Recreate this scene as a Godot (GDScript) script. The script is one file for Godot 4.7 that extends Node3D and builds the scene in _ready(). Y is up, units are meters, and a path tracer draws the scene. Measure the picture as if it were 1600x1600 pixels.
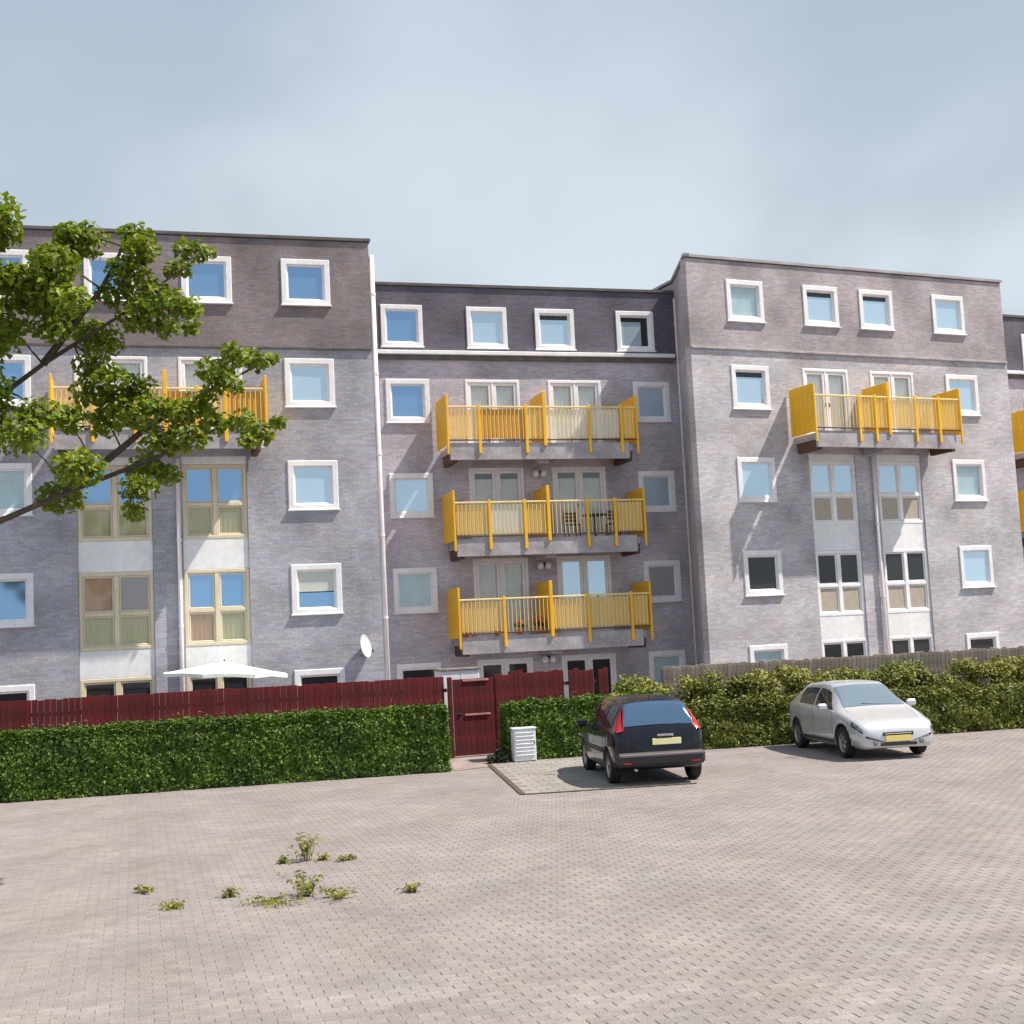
extends Node3D
# A street court in front of a brick apartment row with yellow balconies.
# World: x runs along the left facade, y up, z towards the viewer, metres.

var rng := RandomNumberGenerator.new()
var M := {}
var taken := {}
var boxes := {}

# ------------------------------------------------------------------ helpers
func lin(r: float, g: float, b: float) -> Color:
	return Color(r, g, b).linear_to_srgb()

func numbered(called: String) -> String:
	var n: int = taken.get(called, 0)
	taken[called] = n + 1
	return called if n == 0 else "%s_%03d" % [called, n]

func tag(o: Node, label: String, category: String, group := "") -> void:
	o.set_meta("label", label)
	o.set_meta("category", category)
	if group != "":
		o.set_meta("group", group)

func thing(called: String, label: String, category: String, at := Vector3.ZERO, turn := 0.0, group := "") -> Node3D:
	var o := Node3D.new()
	o.name = numbered(called)
	add_child(o)
	o.position = at
	o.rotation.y = turn
	tag(o, label, category, group)
	return o

func part(parent: Node, called: String, mesh: Mesh, m: Material, at := Vector3.ZERO, rot := Vector3.ZERO) -> MeshInstance3D:
	var o := MeshInstance3D.new()
	o.mesh = mesh
	o.material_override = m
	o.name = called
	parent.add_child(o, true)
	o.position = at
	o.rotation = rot
	return o

func setting(called: String, mesh: Mesh, m: Material, at := Vector3.ZERO) -> MeshInstance3D:
	var o := MeshInstance3D.new()
	o.mesh = mesh
	o.material_override = m
	o.name = numbered(called)
	add_child(o)
	o.position = at
	o.set_meta("kind", "structure")
	return o

func st_new() -> SurfaceTool:
	var st := SurfaceTool.new()
	st.begin(Mesh.PRIMITIVE_TRIANGLES)
	st.set_smooth_group(-1)
	return st

func done(st: SurfaceTool) -> ArrayMesh:
	st.generate_normals()
	return st.commit()

func tri(st: SurfaceTool, a: Vector3, b: Vector3, c: Vector3) -> void:
	st.add_vertex(a); st.add_vertex(b); st.add_vertex(c)

# corners given counter-clockwise as seen from the front
func quad(st: SurfaceTool, a: Vector3, b: Vector3, c: Vector3, d: Vector3) -> void:
	tri(st, a, c, b)
	tri(st, a, d, c)

func add_box(st: SurfaceTool, lo: Vector3, hi: Vector3) -> void:
	var a := lo
	var b := hi
	quad(st, Vector3(a.x, a.y, b.z), Vector3(b.x, a.y, b.z), Vector3(b.x, b.y, b.z), Vector3(a.x, b.y, b.z))
	quad(st, Vector3(b.x, a.y, a.z), Vector3(a.x, a.y, a.z), Vector3(a.x, b.y, a.z), Vector3(b.x, b.y, a.z))
	quad(st, Vector3(b.x, a.y, b.z), Vector3(b.x, a.y, a.z), Vector3(b.x, b.y, a.z), Vector3(b.x, b.y, b.z))
	quad(st, Vector3(a.x, a.y, a.z), Vector3(a.x, a.y, b.z), Vector3(a.x, b.y, b.z), Vector3(a.x, b.y, a.z))
	quad(st, Vector3(a.x, b.y, b.z), Vector3(b.x, b.y, b.z), Vector3(b.x, b.y, a.z), Vector3(a.x, b.y, a.z))
	quad(st, Vector3(a.x, a.y, a.z), Vector3(b.x, a.y, a.z), Vector3(b.x, a.y, b.z), Vector3(a.x, a.y, b.z))

# a box with chamfered edges, centred, meshes shared by size
func cbox(sx: float, sy: float, sz: float, ch := 0.008) -> ArrayMesh:
	var key := "%.3f_%.3f_%.3f_%.3f" % [sx, sy, sz, ch]
	if boxes.has(key):
		return boxes[key]
	var c: float = min(ch, 0.3 * min(sx, min(sy, sz)))
	var st := st_new()
	var h := Vector3(sx, sy, sz) * 0.5
	var ax := [Vector3(1, 0, 0), Vector3(0, 1, 0), Vector3(0, 0, 1)]
	for k in 3:
		for s in [-1.0, 1.0]:
			var n: Vector3 = ax[k] * s
			var u: Vector3 = ax[(k + 1) % 3]
			var v: Vector3 = ax[(k + 2) % 3] * s
			var hu: float = h[(k + 1) % 3] - c
			var hv: float = h[(k + 2) % 3] - c
			var o: Vector3 = n * h[k]
			quad(st, o - u * hu - v * hv, o + u * hu - v * hv, o + u * hu + v * hv, o - u * hu + v * hv)
	for k in 3:
		var i := (k + 1) % 3
		var j := (k + 2) % 3
		for si in [-1.0, 1.0]:
			for sj in [-1.0, 1.0]:
				var p1: Vector3 = ax[i] * (h[i] * si) + ax[j] * ((h[j] - c) * sj)
				var p2: Vector3 = ax[i] * ((h[i] - c) * si) + ax[j] * (h[j] * sj)
				var w: Vector3 = ax[k] * (h[k] - c)
				if si * sj > 0:
					quad(st, p1 - w, p2 - w, p2 + w, p1 + w)
				else:
					quad(st, p1 + w, p2 + w, p2 - w, p1 - w)
	for sx_ in [-1.0, 1.0]:
		for sy_ in [-1.0, 1.0]:
			for sz_ in [-1.0, 1.0]:
				var a := Vector3(h.x * sx_, (h.y - c) * sy_, (h.z - c) * sz_)
				var b := Vector3((h.x - c) * sx_, h.y * sy_, (h.z - c) * sz_)
				var d := Vector3((h.x - c) * sx_, (h.y - c) * sy_, h.z * sz_)
				if sx_ * sy_ * sz_ > 0:
					tri(st, a, d, b)
				else:
					tri(st, a, b, d)
	var m := done(st)
	boxes[key] = m
	return m

# tapered tube through points
func add_tube(st: SurfaceTool, pts: Array, radii: Array, sides := 8, cap := true) -> void:
	var rings := []
	for i in pts.size():
		var p: Vector3 = pts[i]
		var d: Vector3
		if i == 0:
			d = pts[1] - p
		elif i == pts.size() - 1:
			d = p - pts[i - 1]
		else:
			d = pts[i + 1] - pts[i - 1]
		d = d.normalized()
		var u := d.cross(Vector3(0.13, 0.2, 0.97)).normalized()
		if u.length() < 0.5:
			u = d.cross(Vector3(1, 0, 0)).normalized()
		var v := d.cross(u)
		var ring := []
		for k in sides:
			var a := TAU * k / sides
			ring.append(p + (u * cos(a) + v * sin(a)) * float(radii[i]))
		rings.append(ring)
	for i in rings.size() - 1:
		for k in sides:
			var k2 := (k + 1) % sides
			quad(st, rings[i][k], rings[i][k2], rings[i + 1][k2], rings[i + 1][k])
	if cap:
		for k in range(1, sides - 1):
			tri(st, rings[0][0], rings[0][k], rings[0][k + 1])
			var e: Array = rings[rings.size() - 1]
			tri(st, e[0], e[k + 1], e[k])

func tube(pts: Array, radii: Array, sides := 8) -> ArrayMesh:
	var st := SurfaceTool.new()
	st.begin(Mesh.PRIMITIVE_TRIANGLES)
	st.set_smooth_group(0)
	add_tube(st, pts, radii, sides)
	return done(st)

# lathe about the y axis: profile of Vector2(radius, y)
func lathe(profile: Array, sides := 24) -> ArrayMesh:
	var st := SurfaceTool.new()
	st.begin(Mesh.PRIMITIVE_TRIANGLES)
	st.set_smooth_group(-1)
	for i in profile.size() - 1:
		var p: Vector2 = profile[i]
		var q: Vector2 = profile[i + 1]
		for k in sides:
			var a := TAU * k / sides
			var b := TAU * (k + 1) / sides
			var v1 := Vector3(cos(a) * p.x, p.y, sin(a) * p.x)
			var v2 := Vector3(cos(b) * p.x, p.y, sin(b) * p.x)
			var v3 := Vector3(cos(b) * q.x, q.y, sin(b) * q.x)
			var v4 := Vector3(cos(a) * q.x, q.y, sin(a) * q.x)
			if p.x > 1e-5:
				tri(st, v1, v2, v3)
			if q.x > 1e-5:
				tri(st, v1, v3, v4)
	return done(st)

# flat polygon sheet lying at height y (points x,z)
func sheet(points, y: float) -> ArrayMesh:
	var poly := PackedVector2Array(points)
	var idx := Geometry2D.triangulate_polygon(poly)
	var st := st_new()
	for i in range(0, idx.size(), 3):
		var a := poly[idx[i]]
		var b := poly[idx[i + 1]]
		var c := poly[idx[i + 2]]
		var cr := (b - a).cross(c - a)
		var va := Vector3(a.x, y, a.y)
		var vb := Vector3(b.x, y, b.y)
		var vc := Vector3(c.x, y, c.y)
		if cr > 0:
			tri(st, va, vb, vc)
		else:
			tri(st, va, vc, vb)
	return done(st)

# upright prism over a plan polygon (points x,z)
func prism(points: Array, y0: float, y1: float) -> ArrayMesh:
	var poly := PackedVector2Array(points)
	var area := 0.0
	for i in poly.size():
		area += poly[i].cross(poly[(i + 1) % poly.size()])
	if area < 0:
		poly.reverse()
	var idx := Geometry2D.triangulate_polygon(poly)
	var st := st_new()
	for i in range(0, idx.size(), 3):
		var a := poly[idx[i]]
		var b := poly[idx[i + 1]]
		var c := poly[idx[i + 2]]
		if (b - a).cross(c - a) < 0:
			var t := b
			b = c
			c = t
		tri(st, Vector3(a.x, y1, a.y), Vector3(b.x, y1, b.y), Vector3(c.x, y1, c.y))
		tri(st, Vector3(a.x, y0, a.y), Vector3(c.x, y0, c.y), Vector3(b.x, y0, b.y))
	for i in poly.size():
		var a := poly[i]
		var b := poly[(i + 1) % poly.size()]
		quad(st, Vector3(b.x, y0, b.y), Vector3(a.x, y0, a.y), Vector3(a.x, y1, a.y), Vector3(b.x, y1, b.y))
	return done(st)

# ------------------------------------------------------------------ textures
func tex(img: Image) -> ImageTexture:
	img.generate_mipmaps()
	return ImageTexture.create_from_image(img)

func fnoise(seed_: int, freq: float, oct := 4) -> FastNoiseLite:
	var n := FastNoiseLite.new()
	n.seed = seed_
	n.noise_type = FastNoiseLite.TYPE_SIMPLEX_SMOOTH
	n.frequency = freq
	n.fractal_octaves = oct
	return n

# fine brickwork, far too small in the picture to pick out single bricks: tone relative to the wall colour
func brick_image(size: int, rows: int, cols: int, spread: float, mortar: float, patch: float, seed_: int) -> Image:
	var r := RandomNumberGenerator.new()
	r.seed = seed_
	var coarse := seamless(size, seed_ + 1, 2.5, 5)
	var fine := seamless(size, seed_ + 2, 60.0, 2)
	var tones := []
	for i in rows * cols:
		tones.append([1.0 + r.randf_range(-spread, spread), r.randf_range(-0.03, 0.03)])
	var data := PackedByteArray()
	data.resize(size * size * 3)
	var rh := float(size) / rows
	var cw := float(size) / cols
	for y in size:
		var row := int(y / rh)
		var fy := fposmod(y, rh)
		for x in size:
			var xx := x + (0.5 * cw if row % 2 == 1 else 0.0)
			var col := int(xx / cw) % cols
			var fx := fposmod(xx, cw)
			var t: float = tones[row * cols + col][0]
			var warm: float = tones[row * cols + col][1]
			if fy < 1.5 or fx < 1.5:
				t = mortar
				warm = 0.0
			t *= 1.0 + patch * (coarse[y * size + x] / 127.5 - 1.0) + 0.06 * (fine[y * size + x] / 127.5 - 1.0)
			t *= 0.8
			var o := (y * size + x) * 3
			data[o] = int(clamp(t * (1.0 + warm) * 255.0, 0, 255))
			data[o + 1] = int(clamp(t * 255.0, 0, 255))
			data[o + 2] = int(clamp(t * (1.0 - warm) * 255.0, 0, 255))
	return Image.create_from_data(size, size, false, Image.FORMAT_RGB8, data)

# layered grain for ground, concrete and paint; tiles without a seam
func grain_image(size: int, coarse_amp: float, mid_amp: float, fine_amp: float, seed_: int, warm := 0.0, base := 0.8) -> Image:
	var r := RandomNumberGenerator.new()
	r.seed = seed_
	var a := seamless(size, seed_ + 1, 2.5, 5)
	var b := seamless(size, seed_ + 2, 16.0, 4)
	var w := seamless(size, seed_ + 3, 3.0, 3)
	var data := PackedByteArray()
	data.resize(size * size * 3)
	var o := 0
	for i in size * size:
		var t := base * (1.0 + coarse_amp * (a[i] / 127.5 - 1.0) + mid_amp * (b[i] / 127.5 - 1.0) + r.randf_range(-fine_amp, fine_amp)) * 255.0
		var k := warm * (w[i] / 127.5 - 1.0)
		data[o] = mini(int(t * (1.0 + k)), 255)
		data[o + 1] = mini(int(t), 255)
		data[o + 2] = mini(int(t * (1.0 - k)), 255)
		o += 3
	return Image.create_from_data(size, size, false, Image.FORMAT_RGB8, data)

func seamless(size: int, seed_: int, cycles: float, oct: int) -> PackedByteArray:
	var img := fnoise(seed_, cycles / size, oct).get_seamless_image(size, size, false, false, 0.15, true)
	img.convert(Image.FORMAT_L8)
	return img.get_data()

func mat(c: Color, rough := 0.8, metal := 0.0) -> StandardMaterial3D:
	var m := StandardMaterial3D.new()
	m.albedo_color = c
	m.roughness = rough
	m.metallic = metal
	return m

func textured(t: Texture2D, c: Color, rough: float, metres: float, bump: Texture2D = null, strength := 0.5) -> StandardMaterial3D:
	var m := mat(c, rough)
	m.albedo_texture = t
	m.uv1_triplanar = true
	m.uv1_scale = Vector3.ONE / metres
	if bump:
		m.normal_enabled = true
		m.normal_texture = bump
		m.normal_scale = strength
	return m

func make_materials() -> void:
	var bimg := brick_image(1024, 96, 29, 0.06, 0.92, 0.13, 11)
	var bt := tex(bimg)
	var bn: Image = bimg.duplicate()
	bn.bump_map_to_normal_map(3.0)
	var bnt := tex(bn)
	# textures carry tone relative to 0.8 in sRGB (0.6 linear), so the colour is divided by that
	M.brick_left = textured(bt, lin(0.60, 0.605, 0.70), 0.9, 6.0, bnt, 0.4)
	M.brick_mid = textured(bt, lin(0.76, 0.72, 0.83), 0.9, 6.0, bnt, 0.4)
	M.brick_right = textured(bt, lin(0.77, 0.745, 0.81), 0.9, 6.0, bnt, 0.4)  # grey brick paled further, a veil of glare put into the colour
	M.brick_dark_left = textured(bt, lin(0.35, 0.30, 0.32), 0.9, 6.0, bnt, 0.4)
	M.brick_dark_mid = textured(bt, lin(0.195, 0.18, 0.235), 0.9, 6.0, bnt, 0.4)
	M.brick_dark_right = textured(bt, lin(0.60, 0.545, 0.585), 0.9, 6.0, bnt, 0.4)  # upper brick lightened too, glare put into its colour
	var g1 := tex(grain_image(1024, 0.07, 0.06, 0.10, 31, 0.015))
	var g3 := tex(grain_image(512, 0.04, 0.035, 0.02, 51, 0.01, 0.94))
	var g2 := tex(grain_image(512, 0.10, 0.10, 0.05, 41, 0.02))
	M.paving = textured(g1, lin(0.425, 0.378, 0.375), 0.92, 5.3)
	M.paving.uv1_world_triplanar = true
	var gn := grain_image(512, 0.0, 0.15, 0.35, 71)
	gn.bump_map_to_normal_map(2.0)
	var gnt := tex(gn)
	M.bay = textured(g1, lin(0.44, 0.41, 0.385), 0.92, 3.1)
	M.bay.uv1_world_triplanar = true
	for m in [M.paving, M.bay]:
		m.normal_enabled = true
		m.normal_texture = gnt
		m.normal_scale = 0.5
	M.paving_tones = []
	M.bay_tones = []
	for k in 5:
		var f := 0.92 + 0.04 * k
		for pair in [[M.paving, M.paving_tones], [M.bay, M.bay_tones]]:
			var v: StandardMaterial3D = pair[0].duplicate()
			var c: Color = pair[0].albedo_color.srgb_to_linear()
			v.albedo_color = Color(c.r * f, c.g * f, c.b * f).linear_to_srgb()
			pair[1].append(v)
	M.paving_many = M.paving.duplicate()
	M.paving_many.vertex_color_use_as_albedo = true
	M.bay_many = M.bay.duplicate()
	M.bay_many.vertex_color_use_as_albedo = true
	M.joint_sand = textured(g1, lin(0.38, 0.335, 0.32), 0.95, 2.0)
	M.soil = textured(g1, lin(0.14, 0.11, 0.08), 0.95, 2.0)
	M.path = textured(g2, lin(0.50, 0.40, 0.38), 0.9, 1.7)
	M.concrete = textured(g2, lin(0.62, 0.58, 0.62), 0.85, 1.9)
	M.concrete_dark = textured(g2, lin(0.20, 0.18, 0.19), 0.85, 1.3)
	M.roofing = textured(g2, lin(0.12, 0.12, 0.12), 0.95, 3.0)
	M.white = textured(g3, Color(0.98, 0.98, 1.0), 0.45, 2.7)
	M.panel_white = textured(g3, Color(0.97, 0.98, 1.0), 0.5, 3.7)
	M.yellow = textured(g3, lin(0.95, 0.53, 0.008), 0.5, 2.3)
	M.ochre = textured(g3, lin(0.72, 0.36, 0.04), 0.55, 1.3)
	M.bar = textured(g3, lin(0.92, 0.72, 0.30), 0.5, 1.1)
	M.brown = textured(g2, lin(0.16, 0.075, 0.04), 0.7, 0.9)
	M.pipe = textured(g3, Color(0.98, 0.95, 0.96), 0.5, 1.3)
	M.cream_pane = textured(g3, lin(0.62, 0.52, 0.12), 0.9, 0.6)
	M.amber_pane = textured(g3, lin(0.66, 0.29, 0.02), 0.9, 0.6)
	M.beige_pane = textured(g3, lin(0.50, 0.44, 0.37), 0.6, 0.6)
	M.cream_frame = textured(g3, lin(0.78, 0.70, 0.54), 0.5, 2.3)
	M.grey_pane = mat(lin(0.34, 0.33, 0.36), 0.3)
	M.sky_glass = mat(lin(0.26, 0.44, 0.68), 0.06, 0.75)  # opaque pane, blue of the mirrored sky put into its colour
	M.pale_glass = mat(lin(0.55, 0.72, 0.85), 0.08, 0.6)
	M.dark_glass = mat(lin(0.03, 0.035, 0.04), 0.05)
	M.clear = mat(Color(0.75, 0.85, 0.9, 0.12), 0.03)
	M.clear.transparency = BaseMaterial3D.TRANSPARENCY_ALPHA
	M.tint_glass = mat(Color(0.98, 0.84, 0.45, 0.42), 0.25)
	M.tint_glass.transparency = BaseMaterial3D.TRANSPARENCY_ALPHA
	M.frost_glass = mat(Color(0.93, 0.93, 0.9, 0.5), 0.3)
	M.frost_glass.transparency = BaseMaterial3D.TRANSPARENCY_ALPHA
	M.blind = textured(g3, Color(0.93, 0.94, 0.93), 0.8, 1.1)
	M.blind_blue = textured(g3, lin(0.60, 0.80, 0.86), 0.8, 1.1)
	M.curtain = textured(g2, lin(0.75, 0.68, 0.6), 0.9, 0.7)
	var wimg := grain_image(256, 0.25, 0.2, 0.06, 61, 0.03)
	M.red = []
	for k in 4:
		var f := 0.85 + 0.1 * k
		M.red.append(textured(tex(wimg) if k == 0 else M.red[0].albedo_texture, lin(0.165 * f, 0.008 * f, 0.014 * f), 0.85, 0.9))
	M.red_rail = textured(M.red[0].albedo_texture, lin(0.50, 0.24, 0.24), 0.7, 0.9)
	M.grey_wood = []
	for k in 3:
		var f := 0.85 + 0.14 * k
		M.grey_wood.append(textured(M.red[0].albedo_texture, lin(0.36 * f, 0.31 * f, 0.28 * f), 0.85, 0.9))
	M.leaf = leaf_material(0.6)
	M.tree_leaf = leaf_material(0.9)
	M.weed_stem = mat(lin(0.20, 0.19, 0.05), 0.8)
	M.bark = textured(g2, lin(0.13, 0.10, 0.075), 0.95, 0.5)
	M.core = textured(g2, lin(0.16, 0.12, 0.075), 1.0, 0.3)
	M.black_paint = mat(lin(0.004, 0.006, 0.014), 0.22)
	M.black_paint.clearcoat_enabled = true
	M.black_paint.metallic_specular = 0.35
	M.black_paint.clearcoat = 0.5
	M.black_paint.clearcoat_roughness = 0.05
	M.silver_paint = mat(lin(0.60, 0.615, 0.66), 0.32, 0.35)
	M.silver_paint.clearcoat_enabled = true
	M.silver_paint.clearcoat = 1.0
	M.silver_paint.clearcoat_roughness = 0.06
	M.car_glass = mat(lin(0.02, 0.024, 0.03), 0.04)
	M.car_glass.metallic_specular = 0.9
	M.screen_glass = mat(lin(0.30, 0.38, 0.44), 0.06, 0.6)  # pale blue sky reflection painted into the windscreen colour
	M.rear_glass = mat(lin(0.10, 0.18, 0.29), 0.06, 0.6)  # bluish reflection painted into the rear window colour
	M.plastic = mat(lin(0.03, 0.03, 0.033), 0.55)
	M.bumper_strip = mat(lin(0.16, 0.14, 0.16), 0.5)
	M.rubber = mat(lin(0.018, 0.018, 0.018), 0.85)
	M.alloy = mat(lin(0.42, 0.42, 0.43), 0.35, 0.8)
	M.red_lens = mat(lin(0.45, 0.02, 0.03), 0.12)
	M.lamp_glass = mat(lin(0.30, 0.32, 0.35), 0.06, 0.85)
	M.clear_lens = mat(lin(0.7, 0.72, 0.75), 0.08, 0.4)
	M.plate = mat(lin(0.85, 0.72, 0.22), 0.4)
	M.plate_rear = mat(lin(0.85, 0.80, 0.45), 0.4)
	M.chrome = mat(lin(0.6, 0.6, 0.62), 0.15, 1.0)
	M.cabinet = textured(g3, Color(0.93, 0.95, 0.98), 0.5, 0.8)
	M.cloth = textured(g3, Color(0.96, 0.99, 0.98), 0.9, 1.3)
	M.terracotta = mat(lin(0.42, 0.14, 0.06), 0.8)
	M.dark_metal = mat(lin(0.05, 0.05, 0.055), 0.4, 0.5)
	M.lamp = mat(lin(0.8, 0.8, 0.78), 0.3)

func leaf_material(back: float) -> StandardMaterial3D:
	var m := mat(Color.WHITE, 0.55)
	m.vertex_color_use_as_albedo = true
	m.cull_mode = BaseMaterial3D.CULL_DISABLED
	m.backlight_enabled = true
	m.backlight = Color(back, back, back * 0.6)
	return m

# ------------------------------------------------------------------ leaves
class Leaves:
	var v := PackedVector3Array()
	var n := PackedVector3Array()
	var c := PackedColorArray()
	func leaf(p: Vector3, nor: Vector3, along: Vector3, size: float, col: Color, wide := 0.58) -> void:
		var side := nor.cross(along).normalized() * size * wide * 0.5
		var a := p - along * size * 0.5
		var b := p + along * size * 0.5 - nor * size * 0.12
		var mid := p + along * size * 0.05 - nor * size * 0.10
		var l := mid - side + nor * size * 0.16
		var r := mid + side + nor * size * 0.16
		var n1 := (b - a).cross(l - a).normalized()
		var n2 := (r - a).cross(b - a).normalized()
		if n1.dot(nor) < 0:
			n1 = -n1
		if n2.dot(nor) < 0:
			n2 = -n2
		# clockwise seen from the side the normal points to
		if (b - a).cross(l - a).dot(nor) > 0:
			v.append(a); v.append(l); v.append(b)
		else:
			v.append(a); v.append(b); v.append(l)
		if (r - a).cross(b - a).dot(nor) > 0:
			v.append(a); v.append(b); v.append(r)
		else:
			v.append(a); v.append(r); v.append(b)
		for i in 3:
			n.append(n1); c.append(col)
		for i in 3:
			n.append(n2); c.append(col)
	func mesh() -> ArrayMesh:
		var arr := []
		arr.resize(Mesh.ARRAY_MAX)
		arr[Mesh.ARRAY_VERTEX] = v
		arr[Mesh.ARRAY_NORMAL] = n
		arr[Mesh.ARRAY_COLOR] = c
		var m := ArrayMesh.new()
		m.add_surface_from_arrays(Mesh.PRIMITIVE_TRIANGLES, arr)
		return m

func rand_dir() -> Vector3:
	var z := rng.randf_range(-1, 1)
	var a := rng.randf() * TAU
	var s := sqrt(1 - z * z)
	return Vector3(cos(a) * s, z, sin(a) * s)

func leaf_colour(base: Color, spread: float) -> Color:
	var f := 1.0 + rng.randf_range(-spread, spread)
	var w := rng.randf_range(-0.18, 0.22)
	return Color(base.r * f * (1.0 + w), base.g * f, base.b * f * (1.0 - w * 0.5))

# clipped or loose hedge: local box 0..len along x, 0..h, depth in -z
func hedge(called: String, label: String, at: Vector3, turn: float, length: float, h: float, depth: float, density: float, size: float, rough_: float, base: Color, group := "") -> Node3D:
	var t := thing(called, label, "hedge", at, turn, group)
	var big := fnoise(int(abs(at.x) * 100) + 7, 0.55, 3)
	var L := Leaves.new()
	var areas := [length * h, length * depth, depth * h, depth * h, length * h * 0.4]
	for f in 5:
		var cnt := int(areas[f] * density)
		for i in cnt:
			var p: Vector3
			var nor: Vector3
			var a := rng.randf()
			var b := rng.randf()
			match f:
				0: p = Vector3(a * length, b * h, 0); nor = Vector3(0, 0.12, 1)
				1: p = Vector3(a * length, h, -b * depth); nor = Vector3(0, 1, 0)
				2: p = Vector3(0, a * h, -b * depth); nor = Vector3(-1, 0.1, 0)
				3: p = Vector3(length, a * h, -b * depth); nor = Vector3(1, 0.1, 0)
				4: p = Vector3(a * length, b * h, -depth); nor = Vector3(0, 0.1, -1)
			# rounded shoulders along the clipped edges
			var back: float = -1.0 if f == 4 else 1.0
			var edge: float = 0.0
			if f == 0 or f == 4:
				edge = smoothstep(h - 0.30, h, p.y)
				nor = nor.lerp(Vector3(0, 1, 0.3 * back), edge)
				p.z -= back * 0.20 * edge * edge
			elif f == 1:
				edge = max(smoothstep(0.25, 0.0, -p.z), smoothstep(depth - 0.25, depth, -p.z))
				p.y -= 0.10 * edge * edge
			else:
				edge = smoothstep(h - 0.25, h, p.y)
				nor = nor.lerp(Vector3(nor.x * 0.4, 1, 0), edge)
				p.x -= sign(nor.x) * 0.14 * edge * edge
			var lump := big.get_noise_3d(p.x * 2.2 + at.x, p.y * 2.6, p.z * 2.2 + at.z)
			var lump2 := big.get_noise_3d(p.x * 8.0, p.y * 8.0 + 30, p.z * 8.0)
			var lump3 := big.get_noise_3d(p.x * 19.0 + 50, p.y * 19.0, p.z * 19.0)
			var deep := 0.16 * rng.randf() * rng.randf()
			p += nor * (rough_ * lump * 1.7 + 0.055 * lump2 + 0.05 * lump3 - deep)
			if rng.randf() < 0.03:
				p += nor * rng.randf_range(0.0, 0.07 + rough_)
			p.y = max(p.y, 0.02)
			var loose := 0.45 if f == 1 else 0.7
			var n2 := (nor.normalized() + rand_dir() * loose).normalized()
			var al := (n2.cross(rand_dir()) + Vector3(0, 0.3, 0)).normalized()
			var patch := 1.0 + 0.35 * big.get_noise_2d(p.x * 1.3 + 90, p.y * 1.3)
			var col := leaf_colour(base, 0.4)
			L.leaf(p, n2, (al - n2 * al.dot(n2)).normalized(), size * rng.randf_range(0.55, 1.3), Color(col.r * patch, col.g * patch, col.b))
	part(t, "foliage", L.mesh(), M.leaf)
	var inset := 0.2 + rough_ * 0.9
	part(t, "light_block_core", cbox(length - 2 * inset, h - inset, depth - 2 * inset, 0.05), M.core, Vector3(length * 0.5, (h - inset) * 0.5, -depth * 0.5))  # solid core added inside the leaves to block light
	return t

# crown clumps: array of [centre, radius]; leaves facing outwards, thinner inside
func clumps(L: Leaves, list: Array, per: float, size: float, base: Color) -> void:
	for cl in list:
		var c: Vector3 = cl[0]
		var r: float = cl[1]
		var cnt := int(per * r * r)
		var tone := rng.randf_range(0.85, 1.15)
		for i in cnt:
			var d := rand_dir()
			var rr := r * pow(rng.randf(), 0.45)
			var p := c + Vector3(d.x * rr, d.y * rr * 0.72, d.z * rr)
			var n2 := (d * 0.5 + Vector3(0, 0.75, 0) + rand_dir() * 0.7).normalized()
			var al := (n2.cross(rand_dir()) + Vector3(0, -0.25, 0)).normalized()
			var col := leaf_colour(base, 0.3)
			L.leaf(p, n2, al, size * rng.randf_range(0.65, 1.3), Color(col.r * tone, col.g * tone, col.b * tone), 0.75)

# ------------------------------------------------------------------ buildings
# wall sheet with real openings: front at z=0, back at z=-t
func wall_mesh(x0: float, x1: float, y0: float, y1: float, holes: Array, t: float) -> ArrayMesh:
	var xs := [x0, x1]
	var ys := [y0, y1]
	for h in holes:
		for v in [h.position.x, h.end.x]:
			if v > x0 and v < x1 and not xs.has(v):
				xs.append(v)
		for v in [h.position.y, h.end.y]:
			if v > y0 and v < y1 and not ys.has(v):
				ys.append(v)
	xs.sort()
	ys.sort()
	var st := st_new()
	var open := func(i: int, j: int) -> bool:
		if i < 0 or j < 0 or i >= xs.size() - 1 or j >= ys.size() - 1:
			return true
		var c := Vector2((xs[i] + xs[i + 1]) * 0.5, (ys[j] + ys[j + 1]) * 0.5)
		for h in holes:
			if h.has_point(c):
				return true
		return false
	for i in xs.size() - 1:
		for j in ys.size() - 1:
			if open.call(i, j):
				continue
			var a := Vector3(xs[i], ys[j], 0)
			var b := Vector3(xs[i + 1], ys[j], 0)
			var c := Vector3(xs[i + 1], ys[j + 1], 0)
			var d := Vector3(xs[i], ys[j + 1], 0)
			var k := Vector3(0, 0, -t)
			quad(st, a, b, c, d)
			quad(st, b + k, a + k, d + k, c + k)
			if open.call(i - 1, j):
				quad(st, a + k, a, d, d + k)
			if open.call(i + 1, j):
				quad(st, b, b + k, c + k, c)
			if open.call(i, j - 1):
				quad(st, a + k, b + k, b, a)
			if open.call(i, j + 1):
				quad(st, d, c, c + k, d + k)
	return done(st)

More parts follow.
